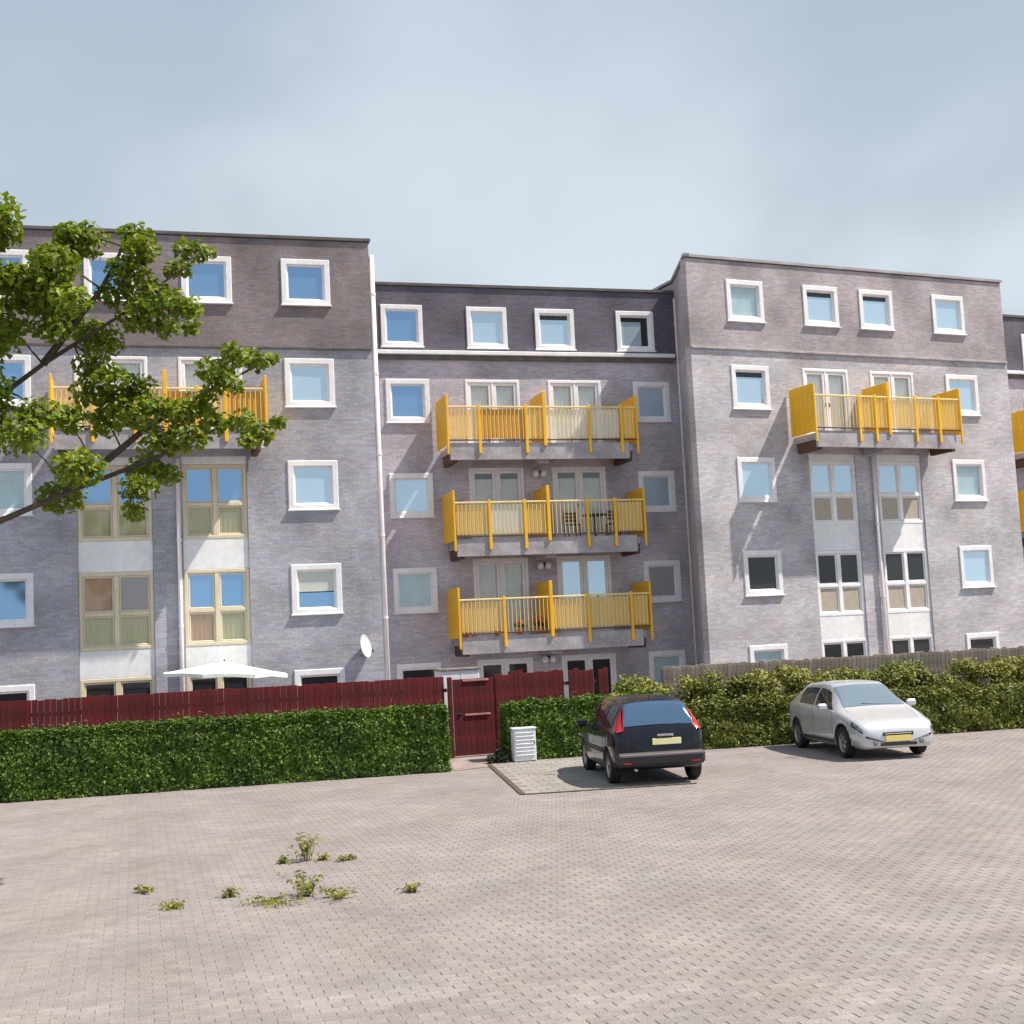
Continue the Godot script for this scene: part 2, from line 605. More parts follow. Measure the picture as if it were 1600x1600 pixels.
# picture-frame ring, centred, outer w x h, border b, from z=-back to z=front, bevelled
func ring(w: float, h: float, b: float, front: float, back: float) -> ArrayMesh:
	var key := "ring%.3f_%.3f_%.3f_%.3f_%.3f" % [w, h, b, front, back]
	if boxes.has(key):
		return boxes[key]
	var st := st_new()
	var bev := 0.014
	var loops := [[0.0, -back], [0.0, front - bev], [bev, front], [b - bev, front], [b, front - bev], [b, -back]]
	for i in loops.size() - 1:
		var p: Array = loops[i]
		var q: Array = loops[i + 1]
		var P := []
		var Q := []
		for s in [Vector2(-1, -1), Vector2(1, -1), Vector2(1, 1), Vector2(-1, 1)]:
			P.append(Vector3(s.x * (w * 0.5 - p[0]), s.y * (h * 0.5 - p[0]), p[1]))
			Q.append(Vector3(s.x * (w * 0.5 - q[0]), s.y * (h * 0.5 - q[0]), q[1]))
		for k in 4:
			var k2 := (k + 1) % 4
			quad(st, P[k], P[k2], Q[k2], Q[k])
	var m := done(st)
	boxes[key] = m
	return m

# square window in a wide white frame; kinds say what shows in the glass
func tilt() -> Vector3:
	return Vector3(rng.randf_range(-0.012, 0.012), rng.randf_range(-0.012, 0.012), 0)

func window(b: Node3D, holes: Array, cx: float, cy: float, w: float, h: float, kind: String, border := 0.15) -> void:
	holes.append(Rect2(cx - w * 0.5 + 0.03, cy - h * 0.5 + 0.03, w - 0.06, h - 0.06))
	var f := part(b, "window", ring(w, h, border, 0.035, 0.10), M.white, Vector3(cx, cy, 0.0))
	var iw := w - 2 * border
	var ih := h - 2 * border
	part(f, "sash", ring(iw + 0.02, ih + 0.02, 0.055, -0.02, 0.09), M.white)
	part(f, "sill", cbox(w + 0.06, 0.035, 0.10), M.white, Vector3(0, -h * 0.5 - 0.0, 0.03))
	var pw := iw - 0.085
	var ph := ih - 0.085
	var z := -0.055
	match kind:
		"sky":
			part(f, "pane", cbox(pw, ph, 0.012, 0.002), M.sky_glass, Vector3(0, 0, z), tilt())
		"pale":
			part(f, "pane", cbox(pw, ph, 0.006, 0.001), M.clear, Vector3(0, 0, z))
			part(f, "blind", cbox(pw + 0.03, ph + 0.03, 0.02, 0.002), M.blind_blue, Vector3(0, 0, z - 0.05))
		"mirror":
			part(f, "pane", cbox(pw, ph, 0.012, 0.002), M.pale_glass, Vector3(0, 0, z), tilt())
		"skyslit":
			part(f, "pane", cbox(pw, ph * 0.84, 0.012, 0.002), M.pale_glass, Vector3(0, -ph * 0.08, z))
			part(f, "pane", cbox(pw, ph * 0.155, 0.012, 0.002), M.dark_glass, Vector3(0, ph * 0.42, z - 0.03))
		"half":
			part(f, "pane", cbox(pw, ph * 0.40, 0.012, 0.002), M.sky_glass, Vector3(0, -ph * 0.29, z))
			part(f, "pane", cbox(pw, ph * 0.55, 0.012, 0.002), M.frost_glass, Vector3(0, ph * 0.22, z))
			part(f, "blind", cbox(pw + 0.02, ph * 0.58, 0.02, 0.002), M.blind_blue, Vector3(0, ph * 0.22, z - 0.05))
		"dark":
			part(f, "pane", cbox(pw, ph, 0.012, 0.002), M.dark_glass, Vector3(0, 0, z))
		"grey":
			part(f, "pane", cbox(pw, ph, 0.012, 0.002), M.grey_pane, Vector3(0, 0, z))
		"ajar":
			part(f, "pane", cbox(pw * 0.74, ph * 0.84, 0.012, 0.002), M.pale_glass, Vector3(-pw * 0.13, -ph * 0.08, z))
			part(f, "pane", cbox(pw * 0.25, ph * 0.84, 0.012, 0.002), M.dark_glass, Vector3(pw * 0.375, -ph * 0.08, z - 0.03))
			part(f, "pane", cbox(pw, ph * 0.155, 0.012, 0.002), M.dark_glass, Vector3(0, ph * 0.42, z - 0.03))

# curtain hanging in folds, centred, facing +z
func curtain(w: float, h: float, folds: int, amp: float) -> ArrayMesh:
	var key := "curtain%.2f_%.2f_%d" % [w, h, folds]
	if boxes.has(key):
		return boxes[key]
	var st := SurfaceTool.new()
	st.begin(Mesh.PRIMITIVE_TRIANGLES)
	st.set_smooth_group(0)
	var n := folds * 6
	for i in n:
		var a := float(i) / n
		var b := float(i + 1) / n
		var za := amp * sin(a * folds * TAU) + amp * 0.4 * sin(a * folds * 2.3 * TAU)
		var zb := amp * sin(b * folds * TAU) + amp * 0.4 * sin(b * folds * 2.3 * TAU)
		quad(st, Vector3((a - 0.5) * w, -h * 0.5, za), Vector3((b - 0.5) * w, -h * 0.5, zb), Vector3((b - 0.5) * w, h * 0.5, zb), Vector3((a - 0.5) * w, h * 0.5, za))
	var m := done(st)
	boxes[key] = m
	return m

# two-by-two glazed unit: lights = materials [upper left, upper right, lower left, lower right]
func glazing(b: Node3D, x0: float, x1: float, y0: float, y1: float, ymid: float, lights: Array, fm: Material) -> void:
	var w := x1 - x0
	var h := y1 - y0
	var f := part(b, "window", ring(w, h, 0.10, 0.0, 0.12), fm, Vector3((x0 + x1) * 0.5, (y0 + y1) * 0.5, -0.04))
	part(f, "mullion", cbox(0.12, h - 0.2, 0.11), fm, Vector3(0, 0, -0.06))
	var ty := ymid - (y0 + y1) * 0.5
	var half := (w - 0.2 - 0.12) * 0.5
	for s in [-1.0, 1.0]:
		var px: float = s * (0.06 + half * 0.5)
		part(f, "transom", cbox(half - 0.004, 0.085, 0.10), fm, Vector3(px, ty, -0.06))
		var hu := h * 0.5 - 0.10 - (ty + 0.0425)
		var hl := (ty - 0.0425) + h * 0.5 - 0.10
		var k := 0 if s < 0 else 1
		part(f, "sash", ring(half, hu, 0.045, 0.0, 0.05), fm, Vector3(px, ty + 0.0425 + hu * 0.5, -0.03))
		part(f, "sash", ring(half, hl, 0.045, 0.0, 0.05), fm, Vector3(px, ty - 0.0425 - hl * 0.5, -0.03))
		for e in [[hu, ty + 0.0425 + hu * 0.5, lights[k]], [hl, ty - 0.0425 - hl * 0.5, lights[2 + k]]]:
			var lm: Material = e[2]
			if lm == M.cream_pane or lm == M.amber_pane:
				part(f, "pane", cbox(half - 0.085, e[0] - 0.085, 0.006, 0.001), M.clear, Vector3(px, e[1], -0.06))
				part(f, "curtain", curtain(half - 0.06, e[0] - 0.06, 5, 0.014), lm, Vector3(px, e[1], -0.10))
			else:
				part(f, "pane", cbox(half - 0.085, e[0] - 0.085, 0.012, 0.002), lm, Vector3(px, e[1], -0.06), tilt())

# pair of balcony doors; look: "blind" white blinds with a dark gap above, "white", "blue", "dark"
func doors(b: Node3D, holes: Array, x0: float, x1: float, y0: float, y1: float, look: String) -> void:
	holes.append(Rect2(x0 + 0.03, y0, x1 - x0 - 0.06, y1 - y0 - 0.03))
	var w := x1 - x0
	var h := y1 - y0
	var f := part(b, "door", ring(w, h, 0.09, 0.02, 0.10), M.white, Vector3((x0 + x1) * 0.5, (y0 + y1) * 0.5, 0))
	part(f, "mullion", cbox(0.07, h - 0.18, 0.10), M.white, Vector3(0, 0, -0.04))
	var half := (w - 0.18 - 0.07) * 0.5
	for s in [-1.0, 1.0]:
		var px: float = s * (0.035 + half * 0.5)
		var lh := h - 0.18
		part(f, "leaf_frame", ring(half - 0.004, lh - 0.004, 0.085, -0.005, 0.07), M.white, Vector3(px, 0, 0))
		part(f, "handle", cbox(0.02, 0.12, 0.03, 0.004), M.dark_metal, Vector3(px - s * (half * 0.5 - 0.042), -0.05, 0.012))
		var pw := half - 0.15
		var ph := lh - 0.15
		match look:
			"blind":
				part(f, "pane", cbox(pw, ph, 0.006, 0.001), M.clear, Vector3(px, 0, -0.045))
				part(f, "blind", cbox(pw + 0.02, ph * 0.92, 0.02, 0.002), M.blind, Vector3(px, -ph * 0.05, -0.10))
			"white":
				part(f, "pane", cbox(pw, ph, 0.006, 0.001), M.clear, Vector3(px, 0, -0.045))
				part(f, "curtain", curtain(pw + 0.03, ph + 0.03, 6, 0.016), M.blind, Vector3(px, 0, -0.10))
			"blue":
				part(f, "pane", cbox(pw, ph, 0.012, 0.002), M.pale_glass, Vector3(px, 0, -0.045))
			_:
				part(f, "pane", cbox(pw, ph, 0.012, 0.002), M.dark_glass, Vector3(px, 0, -0.045))

# plan: outline (x,z), first edge is the facade from (0,0) to (w,0)
func shell(b: Node3D, plan: Array, height: float, split: float, holes: Array, low: Material, high: Material) -> void:
	var w: float = plan[1].x
	part(b, "wall", wall_mesh(0, w, 0, split, holes, 0.3), low)
	part(b, "upper_wall", wall_mesh(0, w, split, height, holes, 0.3), high)
	for i in range(1, plan.size()):
		var p: Vector2 = plan[i]
		var q: Vector2 = plan[(i + 1) % plan.size()]
		var d := (q - p).normalized()
		var nin := Vector2(d.y, -d.x)     # towards the inside
		if nin.dot(Vector2(w * 0.5, -4.5) - p) < 0:
			nin = -nin
		var p2 := p
		var q2 := q
		if i == 1:
			p2 = p + d * 0.302
		if i == plan.size() - 1:
			q2 = q - d * 0.302
		var poly := [p2, q2, q2 + nin * 0.3, p2 + nin * 0.3]
		part(b, "side_wall", prism(poly, 0, split), low)
		part(b, "side_wall", prism(poly, split, height), high)
	part(b, "roof", prism(plan, height, height + 0.03), M.roofing)

func coping(b: Node3D, plan: Array, height: float, m: Material) -> void:
	for i in plan.size():
		var p: Vector2 = plan[i]
		var q: Vector2 = plan[(i + 1) % plan.size()]
		var d := (q - p).normalized()
		var n := Vector2(-d.y, d.x)
		if n.dot(Vector2(5, -4.5) - p) > 0:
			n = -n
		var e := 0.05 + 0.004 * i
		part(b, "roof_edge", prism([p + n * e - d * e, q + n * e + d * (e - 0.002), q - n * 0.12 + d * (e - 0.002), p - n * 0.12 - d * e], height + 0.032 + 0.003 * i, height + 0.11 + 0.003 * i), m)

# balcony: slab part with yellow end screens, posts, bars and rail as its pieces. x0..x1, floor y, depth
func balcony(b: Node3D, x0: float, x1: float, y: float, depth: float, dividers: Array, posts: Array, infill: Array, ends := [true, true]) -> void:
	var w := x1 - x0
	var cx := (x0 + x1) * 0.5
	# slab with a deep fascia whose right end is cut back
	var st := st_new()
	add_box(st, Vector3(-w * 0.5 + 0.1, -0.22, 0.004), Vector3(w * 0.5 - 0.1, -0.02, depth - 0.10))
	var slab := part(b, "balcony", done(st), M.concrete, Vector3(cx, y, 0))
	part(slab, "fascia", prism([Vector2(-w * 0.5 + 0.05, depth - 0.098), Vector2(w * 0.5 - 0.25, depth - 0.098), Vector2(w * 0.5 - 0.25, depth), Vector2(-w * 0.5 + 0.05, depth)], -0.46, 0.02), M.concrete)
	part(slab, "fascia_end", prism([Vector2(w * 0.5 - 0.248, depth - 0.098), Vector2(w * 0.5 - 0.02, depth - 0.45), Vector2(w * 0.5 - 0.0, depth - 0.42), Vector2(w * 0.5 - 0.248, depth)], -0.40, 0.018), M.concrete)
	for s in [-1.0, 1.0]:
		part(slab, "bracket", cbox(0.16, 0.30, depth - 0.2, 0.02), M.brown, Vector3(s * (w * 0.5 - 0.2), -0.371, depth * 0.5 - 0.02))
	part(slab, "bracket", cbox(0.34, 0.34, depth - 0.25, 0.03), M.concrete, Vector3(0, -0.392, depth * 0.5 - 0.03))
	# end screens in vertical boards
	for e in 2:
		if not ends[e]:
			continue
		var s := -1.0 if e == 0 else 1.0
		var n := 5
		var bw := (depth - 0.06) / n
		for k in n:
			part(slab, "end_board", cbox(0.035, 1.42 - 0.03 * k * 0.0, bw - 0.008, 0.006), M.yellow, Vector3(s * (w * 0.5 + 0.02), 0.70, 0.05 + bw * (k + 0.5)))
		part(slab, "end_post", cbox(0.06, 1.72, 0.06, 0.01), M.yellow, Vector3(s * (w * 0.5 + 0.02), 0.55, depth + 0.035))
	for dx in dividers:
		var dv: float = dx - cx
		var n := 5
		var bw := (depth - 0.1) / n
		for k in n:
			part(slab, "divider_board", cbox(0.035, 1.50, bw - 0.008, 0.006), M.yellow, Vector3(dv, 0.77, 0.05 + bw * (k + 0.5)))
		part(slab, "end_post", cbox(0.10, 1.60, 0.05, 0.01), M.yellow, Vector3(dv, 0.72, depth + 0.03))
	for px in posts:
		part(slab, "railing_post", cbox(0.085, 1.42, 0.05, 0.008), M.yellow, Vector3(px - cx, 0.42, depth + 0.03))
	part(slab, "handrail", cbox(w, 0.05, 0.04, 0.01), M.bar, Vector3(0, 1.06, depth + 0.03))
	part(slab, "bottom_rail", cbox(w, 0.04, 0.03, 0.006), M.brown, Vector3(0, 0.10, depth + 0.03))
	# bars and infill panels: infill entries [x from, x to, kind]
	for f in infill:
		var a: float = f[0] - cx
		var c: float = f[1] - cx
		var kind: String = f[2]
		var gm: Material = M.tint_glass
		if kind == "frost":
			gm = M.frost_glass
		elif kind == "ochre":
			gm = M.ochre
		if kind != "open":
			part(slab, "infill_panel", cbox(c - a - 0.02, 0.84, 0.008, 0.001), gm, Vector3((a + c) * 0.5, 0.575, depth - 0.008))
		var nb := int((c - a) / 0.115)
		for k in nb:
			part(slab, "railing_bar", cbox(0.018, 0.91, 0.018, 0.003), M.bar, Vector3(a + (c - a) * (k + 0.5) / nb, 0.577, depth + 0.03))

func downpipe(b: Node3D, x: float, z: float, y1: float, r := 0.075) -> void:
	var p := part(b, "downpipe", tube([Vector3(0, 0.05, 0), Vector3(0, y1, 0)], [r, r], 10), M.pipe, Vector3(x, 0, z))
	var y := 1.2
	while y < y1:
		part(p, "pipe_clip", lathe([Vector2(r + 0.001, -0.03), Vector2(r + 0.013, -0.03), Vector2(r + 0.013, 0.03), Vector2(r + 0.001, 0.03)], 10), M.pipe, Vector3(0, y, 0))
		y += 2.2

# end block: square windows, two glazed bays with spandrels, a balcony on the third floor
# d: cols {a, top}, bays [[x0,x1],...], kinds per window
func end_block(d: Dictionary) -> Node3D:
	var b := thing("apartment_building", d.label, "building", d.at, d.turn)
	var holes := []
	var rows := [9.72, 6.97, 4.22, 1.47]
	var top: float = d.top_row
	for k in d.top.size():
		window(b, holes, d.top[k], top, 1.30, 1.27, d.top_kind[k])
	for c in d.cols.size():
		for r in 4:
			window(b, holes, d.cols[c], rows[r], 1.32, 1.32, d.col_kind[c][r])
	for i in d.bays.size():
		var x0: float = d.bays[i][0]
		var x1: float = d.bays[i][1]
		holes.append(Rect2(x0, 0.05, x1 - x0, 7.72))
		var L: Array = d.lights[i]
		part(b, "head_panel", cbox(x1 - x0 - 0.004, 0.20, 0.10), M.panel_white, Vector3((x0 + x1) * 0.5, 7.668, -0.08))
		glazing(b, x0 + 0.002, x1 - 0.002, 5.62, 7.565, 6.52, L[0], d.bay_frame)
		part(b, "spandrel_panel", cbox(x1 - x0 - 0.004, 0.778, 0.08), M.panel_white, Vector3((x0 + x1) * 0.5, 5.23, -0.09))
		glazing(b, x0 + 0.002, x1 - 0.002, 2.87, 4.838, 3.78, L[1], d.bay_frame)
		part(b, "spandrel_panel", cbox(x1 - x0 - 0.004, 0.688, 0.08), M.panel_white, Vector3((x0 + x1) * 0.5, 2.524, -0.09))
		glazing(b, x0 + 0.002, x1 - 0.002, 0.06, 2.178, 1.0, L[2], d.bay_frame)
		doors(b, holes, x0 - 0.02, x1 - 0.05, 8.25, 10.38, d.door_look[i])
	balcony(b, d.balcony[0], d.balcony[1], 8.25, 1.2, [d.divider], d.posts, d.infill)
	shell(b, d.plan, d.height, d.split, holes, d.low, d.high)
	# thin string course where the upper storey begins
	part(b, "string_course", cbox(d.plan[1].x - 0.01, 0.07, 0.06, 0.01), M.concrete_dark if d.dark_course else M.concrete, Vector3(d.plan[1].x * 0.5, d.split, 0.033))
	coping(b, d.plan, d.height, d.edge)
	for p in d.pipes:
		downpipe(b, p[0], p[1], p[2], p[3])
	return b

func middle_block(at: Vector3, turn: float, w: float, label: String) -> Node3D:
	var b := thing("apartment_building", label, "building", at, turn)
	var holes := []
	var rows := [9.73, 6.95, 4.19, 1.45]
	var top_x := [1.37, 3.96, 6.10, 8.72]
	var top_kind := ["sky", "mirror", "skyslit", "ajar"]
	for k in 4:
		window(b, holes, top_x[k], 11.95 + 0.01 * (2 - k), 1.25, 1.27, top_kind[k], 0.14)
	var lk := ["sky", "mirror", "pale", "dark"]
	var rk := ["mirror", "mirror", "grey", "pale"]
	for r in 4:
		window(b, holes, 1.46, rows[r], 1.30, 1.30, lk[r])
		window(b, holes, 9.14, rows[r], 1.20, 1.26, rk[r])
	var looks := [["white", "white"], ["blind", "blind"], ["white", "blue"], ["dark", "dark"]]
	for r in 4:
		var f: float = [8.25, 5.5, 2.75, 0.06][r]
		var ht: float = [2.13, 2.24, 2.30, 2.05][r]
		doors(b, holes, 3.20, 4.88, f, f + ht, looks[r][0])
		doors(b, holes, 5.78, 7.48, f, f + ht, looks[r][1])
	# balconies of the three storeys
	var bx0 := 2.30
	var bx1 := 8.02
	balcony(b, bx0, bx1, 8.25, 1.35, [5.18], [3.22, 4.62, 6.55, 7.55], [[2.34, 3.18, "tint"], [3.26, 4.58, "ochre"], [4.66, 5.12, "tint"], [5.24, 6.5, "frost"], [6.6, 7.5, "frost"], [7.6, 7.98, "tint"]])
	balcony(b, bx0 + 0.08, bx1 + 0.08, 5.5, 1.35, [5.16], [3.4, 4.45, 6.35, 7.2], [[2.42, 3.35, "tint"], [3.45, 4.4, "frost"], [4.5, 5.1, "tint"], [5.22, 6.3, "open"], [6.4, 7.15, "open"], [7.25, 8.06, "tint"]])
	balcony(b, bx0 + 0.10, bx1 + 0.10, 2.75, 1.35, [5.10], [3.7, 6.22, 7.55], [[2.44, 3.65, "tint"], [3.75, 5.04, "open"], [5.16, 6.17, "tint"], [6.27, 7.5, "tint"], [7.6, 8.08, "tint"]])
	var plan := [Vector2(0.0, 0), Vector2(w, 0), Vector2(w, -8.5), Vector2(0.0, -8.5)]
	shell(b, plan, 13.16, 11.06, holes, M.brick_mid, M.brick_dark_mid)
	part(b, "cornice", cbox(w - 0.5, 0.12, 0.17, 0.015), M.white, Vector3(w * 0.5, 11.16, 0.087))
	part(b, "cornice_shade_strip", cbox(w - 0.5, 0.14, 0.10, 0.01), M.concrete_dark, Vector3(w * 0.5, 11.028, 0.052))  # dark strip painting the shade under the cornice
	coping(b, plan, 13.16, M.concrete_dark)
	downpipe(b, w - 0.10, 0.07, 13.0)
	for r in 3:
		var f: float = [8.25, 5.5, 2.75][r]
		var l := part(b, "wall_lamp", cbox(0.14, 0.10, 0.12, 0.02), M.dark_metal, Vector3(5.33, f - 0.68, 0.062))
		for s in [-1.0, 1.0]:
			part(l, "lamp_globe", lathe([Vector2(0, -0.13), Vector2(0.07, -0.11), Vector2(0.10, -0.03), Vector2(0.08, 0.05), Vector2(0.03, 0.09), Vector2(0, 0.09)], 12), M.lamp, Vector3(s * 0.12, -0.03, 0.13))
	return b

func board_fence(called: String, label: String, at: Vector3, turn: float, length: float, h: float, uneven: float, mats: Array, skip: Array = []) -> Node3D:
	var t := thing(called, label, "fence", at, turn)
	var bw := 0.125
	var n := int(length / bw)
	var p := 0.0
	while p < length:
		part(t, "post", cbox(0.09, h - 0.02, 0.09), mats[0], Vector3(p + 0.05, (h - 0.02) * 0.5, -0.10))
		p += 1.8
	for y in [0.35, h - 0.3]:
		part(t, "rail", cbox(length, 0.08, 0.05), mats[0], Vector3(length * 0.5, y, -0.038))
	for k in n:
		if skip.has(k):
			continue
		var hh := snappedf(h + rng.randf_range(-uneven, uneven), 0.02)
		part(t, "board", cbox(bw - 0.004, hh, 0.022, 0.006), mats[rng.randi() % mats.size()], Vector3((k + 0.5) * bw, hh * 0.5 + 0.02, rng.randf_range(-0.001, 0.003)))
	return t

# ------------------------------------------------------------------ cars
# stations: [t, half width, belt height, roof height, roof half width, bottom]; t runs from the rear to the front
class CarShape:
	var s: Array
	func at(t: float) -> Array:
		var i := 0
		while i < s.size() - 2 and t > s[i + 1][0]:
			i += 1
		var a: Array = s[i]
		var b: Array = s[i + 1]
		var f: float = clamp((t - a[0]) / (b[0] - a[0]), 0.0, 1.0)
		var p: Array = s[max(i - 1, 0)]
		var q: Array = s[min(i + 2, s.size() - 1)]
		var out := []
		for k in range(1, 6):
			# monotone-ish cubic: slopes limited so that shapes do not overshoot
			var d0: float = (b[k] - a[k]) / (b[0] - a[0])
			var m0: float = d0 if i == 0 else ((b[k] - p[k]) / (b[0] - p[0]))
			var m1: float = d0 if i + 2 > s.size() - 1 else ((q[k] - a[k]) / (q[0] - a[0]))
			if i > 0 and (a[k] - p[k]) * (b[k] - a[k]) <= 0: m0 = 0.0
			if i + 2 <= s.size() - 1 and (q[k] - b[k]) * (b[k] - a[k]) <= 0: m1 = 0.0
			m0 = clamp(m0, -3.0 * abs(d0), 3.0 * abs(d0))
			m1 = clamp(m1, -3.0 * abs(d0), 3.0 * abs(d0))
			var h: float = b[0] - a[0]
			var f2 := f * f
			var f3 := f2 * f
			out.append((2 * f3 - 3 * f2 + 1) * a[k] + (f3 - 2 * f2 + f) * h * m0 + (-2 * f3 + 3 * f2) * b[k] + (f3 - f2) * h * m1)
		return out
	# half section from the middle of the floor up to the middle of the roof
	func section(t: float) -> Array:
		var a := at(t)
		var w: float = a[0]
		var belt: float = a[1]
		var roof: float = a[2]
		var wr: float = a[3]
		var bot: float = a[4]
		var out := [Vector3(0, bot, t), Vector3(w * 0.86, bot, t), Vector3(w * 0.965, bot + 0.07, t), Vector3(w * 0.995, bot + 0.22, t), Vector3(w, lerp(bot, belt, 0.62), t), Vector3(w * 0.985, belt - 0.05, t), Vector3(w * 0.955, belt, t)]
		out.append(Vector3(lerp(w * 0.955, wr, 0.5) + 0.012, lerp(belt, roof, 0.48), t))
		out.append(Vector3(wr, lerp(belt, roof, 0.86), t))
		out.append(Vector3(wr * 0.93, lerp(belt, roof, 0.955), t))
		out.append(Vector3(wr * 0.72, lerp(belt, roof, 0.99), t))
		out.append(Vector3(wr * 0.4, roof + 0.008, t))
		out.append(Vector3(0, roof + 0.012, t))
		return out
	# point on the side glass area: v 0 belt .. 1 roof side
	func side(t: float, v: float, sgn: float, off: float) -> Vector3:
		var c := section(t)
		var p: Vector3 = c[6].lerp(c[7], v * 2.0) if v < 0.5 else c[7].lerp(c[8], v * 2.0 - 1.0)
		var d: Vector3 = (c[8] - c[6]).normalized()
		return Vector3(sgn * (p.x + d.y * off), p.y - d.x * off, t)
	# point on the door area: v 0 sill .. 1 belt
	func door(t: float, v: float, sgn: float, off: float) -> Vector3:
		var c := section(t)
		var f := v * 4.0
		var i := int(min(floor(f), 3.0))
		var p: Vector3 = c[2 + i].lerp(c[3 + i], f - i)
		return Vector3(sgn * (p.x + off), p.y, t)
	# point on the upper skin: u -1 .. 1 across
	func top(t: float, u: float, off: Vector3) -> Vector3:
		var c := section(t)
		var f: float = (1.0 - abs(u)) * 4.0
		var i := int(min(floor(f), 3.0))
		var p: Vector3 = c[8 + i].lerp(c[9 + i], f - i)
		return Vector3(sign(u) * p.x, p.y, t) + off

func car_point(p: Vector3, L: float) -> Vector3:
	return Vector3(p.x, p.y, L * 0.5 - p.z)   # front looks along -z

func car_patch(f: Callable, t0: float, t1: float, v0: float, v1: float, L: float, nt := 8, nv := 4, slant0 := 0.0, slant1 := 0.0) -> ArrayMesh:
	var st := SurfaceTool.new()
	st.begin(Mesh.PRIMITIVE_TRIANGLES)
	st.set_smooth_group(0)
	for i in nt:
		for j in nv:
			var P := []
			for c in [[0, 0], [1, 0], [1, 1], [0, 1]]:
				var b := float(j + c[1]) / nv
				var a := float(i + c[0]) / nt
				var tt: float = lerp(t0 + slant0 * b, t1 + slant1 * b, a)
				P.append(car_point(f.call(tt, lerp(v0, v1, b)), L))
			quad(st, P[0], P[1], P[2], P[3])
	return done(st)

func wheel(parent: Node3D, at: Vector3, r: float, out_sign: float) -> void:
	var w := Node3D.new()
	w.name = "wheel"
	parent.add_child(w, true)
	w.position = at
	w.rotation.z = -PI * 0.5 * out_sign     # local +y points outwards
	part(w, "tyre", lathe([Vector2(r * 0.62, -0.09), Vector2(r * 0.9, -0.10), Vector2(r * 0.98, -0.08), Vector2(r, -0.04), Vector2(r, 0.04), Vector2(r * 0.98, 0.08), Vector2(r * 0.9, 0.10), Vector2(r * 0.66, 0.09), Vector2(r * 0.62, 0.05)], 28), M.rubber)
	var st := st_new()
	for k in 7:
		var a := TAU * k / 7
		var c := Vector3(cos(a), 0, sin(a))
		var s := Vector3(-sin(a), 0, cos(a))
		var p0 := c * r * 0.12
		var p1 := c * r * 0.62
		quad(st, p0 - s * 0.03 + Vector3(0, 0.075, 0), p0 + s * 0.03 + Vector3(0, 0.075, 0), p1 + s * 0.022 + Vector3(0, 0.065, 0), p1 - s * 0.022 + Vector3(0, 0.065, 0))
		quad(st, p0 - s * 0.03 + Vector3(0, 0.075, 0), p1 - s * 0.022 + Vector3(0, 0.065, 0), p1 - s * 0.022 + Vector3(0, 0.04, 0), p0 - s * 0.03 + Vector3(0, 0.04, 0))
		quad(st, p0 + s * 0.03 + Vector3(0, 0.075, 0), p1 + s * 0.022 + Vector3(0, 0.065, 0), p1 + s * 0.022 + Vector3(0, 0.04, 0), p0 + s * 0.03 + Vector3(0, 0.04, 0))
	part(w, "rim", done(st), M.alloy)
	part(w, "rim_ring", lathe([Vector2(r * 0.56, 0.03), Vector2(r * 0.60, 0.075), Vector2(r * 0.645, 0.085), Vector2(r * 0.655, 0.05)], 28), M.alloy)
	part(w, "hub", lathe([Vector2(0.0, 0.085), Vector2(r * 0.14, 0.082), Vector2(r * 0.16, 0.05), Vector2(r * 0.61, 0.0), Vector2(r * 0.62, -0.02)], 20), M.plastic)

func car(called: String, label: String, at: Vector3, turn: float, shape: Array, L: float, paint: Material, wheels: Array, r: float, glass: Material) -> Node3D:
	var t := thing(called, label, "car", at, turn)
	var cs := CarShape.new()
	cs.s = shape
	var st := SurfaceTool.new()
	st.begin(Mesh.PRIMITIVE_TRIANGLES)
	st.set_smooth_group(0)
	var N := 44
	var secs := []
	for i in N + 1:
		var half := cs.section(L * i / N)
		var full := []
		for p in half:
			full.append(car_point(p, L))
		for k in range(half.size() - 2, 0, -1):
			full.append(car_point(Vector3(-half[k].x, half[k].y, half[k].z), L))
		secs.append(full)
	var n: int = secs[0].size()
	for i in N:
		for k in n:
			var k2 := (k + 1) % n
			quad(st, secs[i][k], secs[i][k2], secs[i + 1][k2], secs[i + 1][k])
	for k in range(1, n - 1):
		tri(st, secs[0][0], secs[0][k], secs[0][k + 1])
		tri(st, secs[N][0], secs[N][k + 1], secs[N][k])
	# wheel arches are cut out of the body
	var body := CSGCombiner3D.new()
	body.name = "body"
	t.add_child(body)
	var cm := CSGMesh3D.new()
	cm.mesh = done(st)
	cm.material = paint
	cm.name = "shell"
	body.add_child(cm)
	for wt in wheels:
		var hw: float = cs.at(wt)[0]
		for s in [-1.0, 1.0]:
			var cyl := CSGCylinder3D.new()
			cyl.operation = CSGShape3D.OPERATION_SUBTRACTION
			cyl.radius = r + 0.055
			cyl.height = 0.5
			cyl.sides = 28
			cyl.name = "arch"
			cyl.material = M.plastic
			cyl.rotation.z = PI * 0.5
			cyl.position = car_point(Vector3(s * (hw + 0.02), r + 0.02, wt), L)
			body.add_child(cyl)
			wheel(t, car_point(Vector3(s * (hw - 0.105), r, wt), L), r, s)
	t.set_meta("shape_length", L)
	return t

